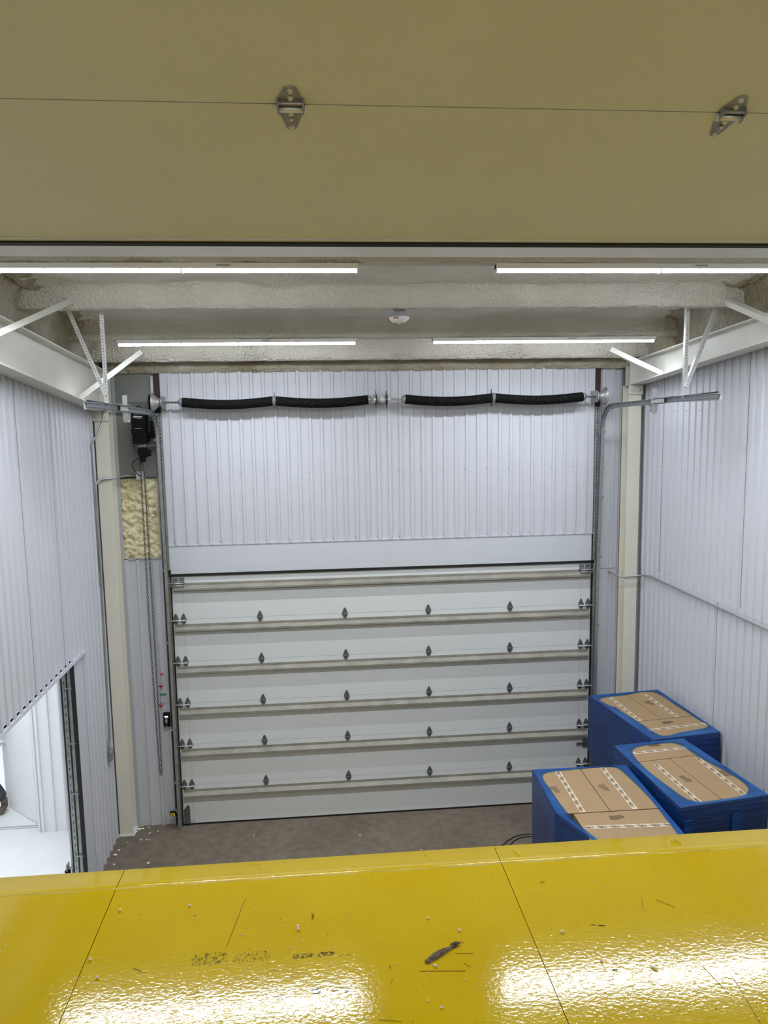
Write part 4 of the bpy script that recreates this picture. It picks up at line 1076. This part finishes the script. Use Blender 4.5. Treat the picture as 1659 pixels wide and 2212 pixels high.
wrapped('blue film wrapped load of brown cartons nearest the viewer, at the left of the three', CC, 1.80,
        [(3.79,-2.78),(4.06,-2.72),(4.44,-2.705),(4.52,-2.78),(4.56,-3.27),(4.545,-3.65),(4.52,-3.95),(4.4,-4.05),(4.0,-4.05),(3.90,-3.90),(3.83,-3.70),(3.79,-3.50),(3.77,-3.09)],
        [(3.72, -2.68), (4.61, -2.69), (4.58, -4.16), (3.96, -4.16), (3.69, -3.47)],
        [(0, .5, 0, .54), (.5, 1, 0, .54), (.13, 1, .54, 1)],
        [(0, .25, .03, .23, .535, .048, False), (1, .74, .01, .75, .535, .048, False), (2, .15, .69, .98, .715, .048, False)],
        [(0, .10, .26, -1.5), (1, .60, .27, -1.5), (2, .52, .61, 0.0)], org=(4.15, -3.4))

# ------------------------------------------------------------------ floor oddments
m = MB(); m.tube(catmull([(3.80, -1.00, .006), (3.93, -.86, .006), (4.06, -.76, .008), (4.20, -.72, .006), (4.34, -.74, .006)], 8), .006, 6)
m.tube(catmull([(3.92, -.98, .006), (4.00, -.88, .006), (4.10, -.80, .006), (4.22, -.77, .006), (4.35, -.80, .006)], 8), .006, 6)
tag(m.build('floor_cord', BLACK), 'thin dark cord lying on the concrete beside the nearest wrapped pallet', 'cord')
FB = [(-.62, -.33, .010), (-.66, -.79, .014), (-.70, -.60, .024), (-.68, -.50, .018), (-.27, -.81, .018), (-.39, -.15, .014), (-.47, -.29, .012), (-.36, -.31, .012), (-.30, -.12, .013), (-.50, -.04, .02), (-.43, -.02, .016), (-.54, -.05, .024), (-.56, -.10, .014), (-.40, -.30, .011), (.6, -.95, .014), (.9, -.35, .010), (2.2, -.5, .012), (2.9, -.9, .012)]
for i, (x, y, r) in enumerate(FB):
    m = MB(); m.blob((0, 0, r*.45), r, 40+i, (1.1, .8, .5)); o = m.build('foam_chunk', CRUMB); o.location = (x, y, 0)
    tag(o, 'small pale foam chunk fallen on the concrete floor', 'foam chunk', 'foam chunks on the floor')

# ------------------------------------------------------------------ next room seen through the left opening
w2 = MB(); ribbed(w2, 'x', -1.77, -.90, 0, 3.3, .05, -1, h=.02, phase=-1.80); w2.box(-1.79, -1.765, .03, .18, 0, 2.3); w2.box(-2.85, -1.77, .05, .18, 2.3, 3.4); w2.box(-6.0, -2.85, .05, .18, 0, 3.4); w2.box(-1.79, -.93, .07, .18, 0, 3.4)
tag(w2.build('wall_next_room', NEXTW), 'brightly lit white ribbed wall beyond the left opening', 'wall', kind='structure')
w3 = MB(); w3.box(-6.1, -6.0, YB, 3.5, 0, 3.4); w3.box(-6.0, -.93, 3.4, 3.5, 0, 3.4); w3.box(-6.1, -.93, YB, 3.5, 3.3, 3.42); w3.box(-6.1, -.93, YB-.1, YB, 0, 3.4); w3.box(-1.75, -1.70, .18, 3.4, 0, 3.3)
tag(w3.build('wall_beyond', NEXTW), 'white walls enclosing the bright room beyond the left opening', 'wall', kind='structure')
m = MB(); m.box(-2.85, -1.79, .195, .215, 0, .008); m.box(-2.85, -1.79, .155, .165, 0, .006); o = m.build('trim_3', GREYTR); tag(o, 'grey threshold across the doorway in the bright room', 'threshold', kind='structure')
dr = thing('door_3', 'white door leaf standing half open in the bright room beyond the left opening', 'door', (-1.86, .26, 0), math.atan2(.52, -.56), kind='structure')
m = MB(); m.box(0, .80, -.022, .022, .012, 2.03); m.build('door_leaf', NEXTW, dr)
for sy in (-1, 1):
    m = MB(); m.lathe((.735, sy*.022, .90), (0, sy, 0), [(0, .032), (.008, .032), (.010, .012), (.040, .012), (.045, .026), (.065, .028), (.075, .018)], 18); m.build('door_knob', GALVL, dr)
    m = MB(); m.lathe((.735, sy*.022, 1.10), (0, sy, 0), [(0, .030), (.010, .030), (.014, .018), (.018, .018)], 18); m.build('deadbolt', GALVL, dr)

# ------------------------------------------------------------------ person stepping past the doorway
def skin_mesh(name, verts, edges, radii, m, parent, root=0, sub=2):
    me = bpy.data.meshes.new(name); me.from_pydata(verts, edges, []); me.update(); me.materials.append(m)
    o = bpy.data.objects.new(name, me); COL.objects.link(o); o.parent = parent
    s_ = o.modifiers.new('skin', 'SKIN'); s_.use_smooth_shade = True
    sv = me.skin_vertices[0].data
    for i, r in enumerate(radii): sv[i].radius = (r, r) if not isinstance(r, tuple) else r; sv[i].use_root = (i == root)
    u = o.modifiers.new('sub', 'SUBSURF'); u.levels = sub; u.render_levels = sub
    return o
pn = thing('person', 'person in grey jeans and tan work boots stepping through the bright doorway', 'person', (-2.72, .64, 0), 0.0)
V = [(0, 0, .94), (.09, 0, .90), (.15, -.08, .50), (.275, .03, .12), (-.09, 0, .90), (-.16, -.16, .52), (-.19, -.10, .13), (0, 0, 1.12), (0, .01, 1.30), (0, 0, 1.46), (0, -.01, 1.56), (.19, 0, 1.42), (.26, -.02, 1.14), (.25, -.14, .92), (-.19, 0, 1.42), (-.26, .02, 1.14), (-.27, -.08, .92)]
Eg = [(0, 1), (1, 2), (2, 3), (0, 4), (4, 5), (5, 6), (0, 7), (7, 8), (8, 9), (9, 10), (9, 11), (11, 12), (12, 13), (9, 14), (14, 15), (15, 16)]
R_ = [(.14, .10), .085, .060, .048, .085, .060, .048, (.13, .09), (.16, .10), (.10, .07), .05, .055, .042, .032, .055, .042, .032]
skin_mesh('body', V, Eg, R_, SHIRT, pn)
V2 = [(0, 0, .98), (.09, 0, .90), (.15, -.08, .50), (.255, .01, .24), (.268, .03, .17), (-.09, 0, .90), (-.16, -.16, .52), (-.185, -.11, .20)]
skin_mesh('jeans', V2, [(0, 1), (1, 2), (2, 3), (3, 4), (0, 5), (5, 6), (6, 7)], [(.15, .11), .098, .074, .064, .066, .098, .074, .064], JEANS, pn)
for x, y in ((.275, .03), (-.19, -.10)):
    skin_mesh('boot', [(x, y, .20), (x, y, .11), (x, y+.015, .052), (x, y-.08, .048), (x+.004, y-.17, .036)], [(0, 1), (1, 2), (2, 3), (3, 4)], [.050, .048, (.046, .050), (.044, .044), (.040, .034)], BOOT, pn, 0)
m = MB(); m.sm = True; m.lathe((0, -.01, 1.56), (0, 0, 1), [(0, .03), (.02, .058), (.06, .074), (.11, .080), (.16, .078), (.20, .055), (.22, .012)], 20)
m.tube([(0, -.085, 1.665), (0, -.105, 1.645), (0, -.085, 1.635)], [.006, .012, .008], 8)
for s in (-1, 1): m.tube([(s*.078, -.005, 1.64), (s*.088, 0, 1.66), (s*.078, 0, 1.685)], [.006, .012, .008], 8)
m.build('head', SKIN, pn)
m = MB(); m.lathe((0, .006, 1.665), (0, 0, 1), [(0, .084), (.05, .087), (.09, .075), (.12, .045), (.13, .01)], 20); m.build('hair', HAIR, pn)
for sx, bx, by in ((1, .25, -.14), (-1, -.27, -.08)):
    V3 = [(bx, by, .93), (bx, by-.015, .87), (bx, by-.03, .83)]; E3 = [(0, 1), (1, 2)]; R3 = [.024, (.034, .018), (.030, .014)]
    for k in range(4):
        dx = -.024+.016*k; L = (.055, .070, .075, .060)[k]; i0 = len(V3)
        V3 += [(bx+dx, by-.04, .80), (bx+dx*1.1, by-.055, .80-L*.5), (bx+dx*1.1, by-.045, .80-L)]; E3 += [(2, i0), (i0, i0+1), (i0+1, i0+2)]; R3 += [.009, .0085, .007]
    i0 = len(V3); V3 += [(bx-sx*.035, by-.03, .85), (bx-sx*.05, by-.04, .81)]; E3 += [(1, i0), (i0, i0+1)]; R3 += [.010, .008]
    skin_mesh('hand', V3, E3, R3, SKIN, pn, 0, 1)
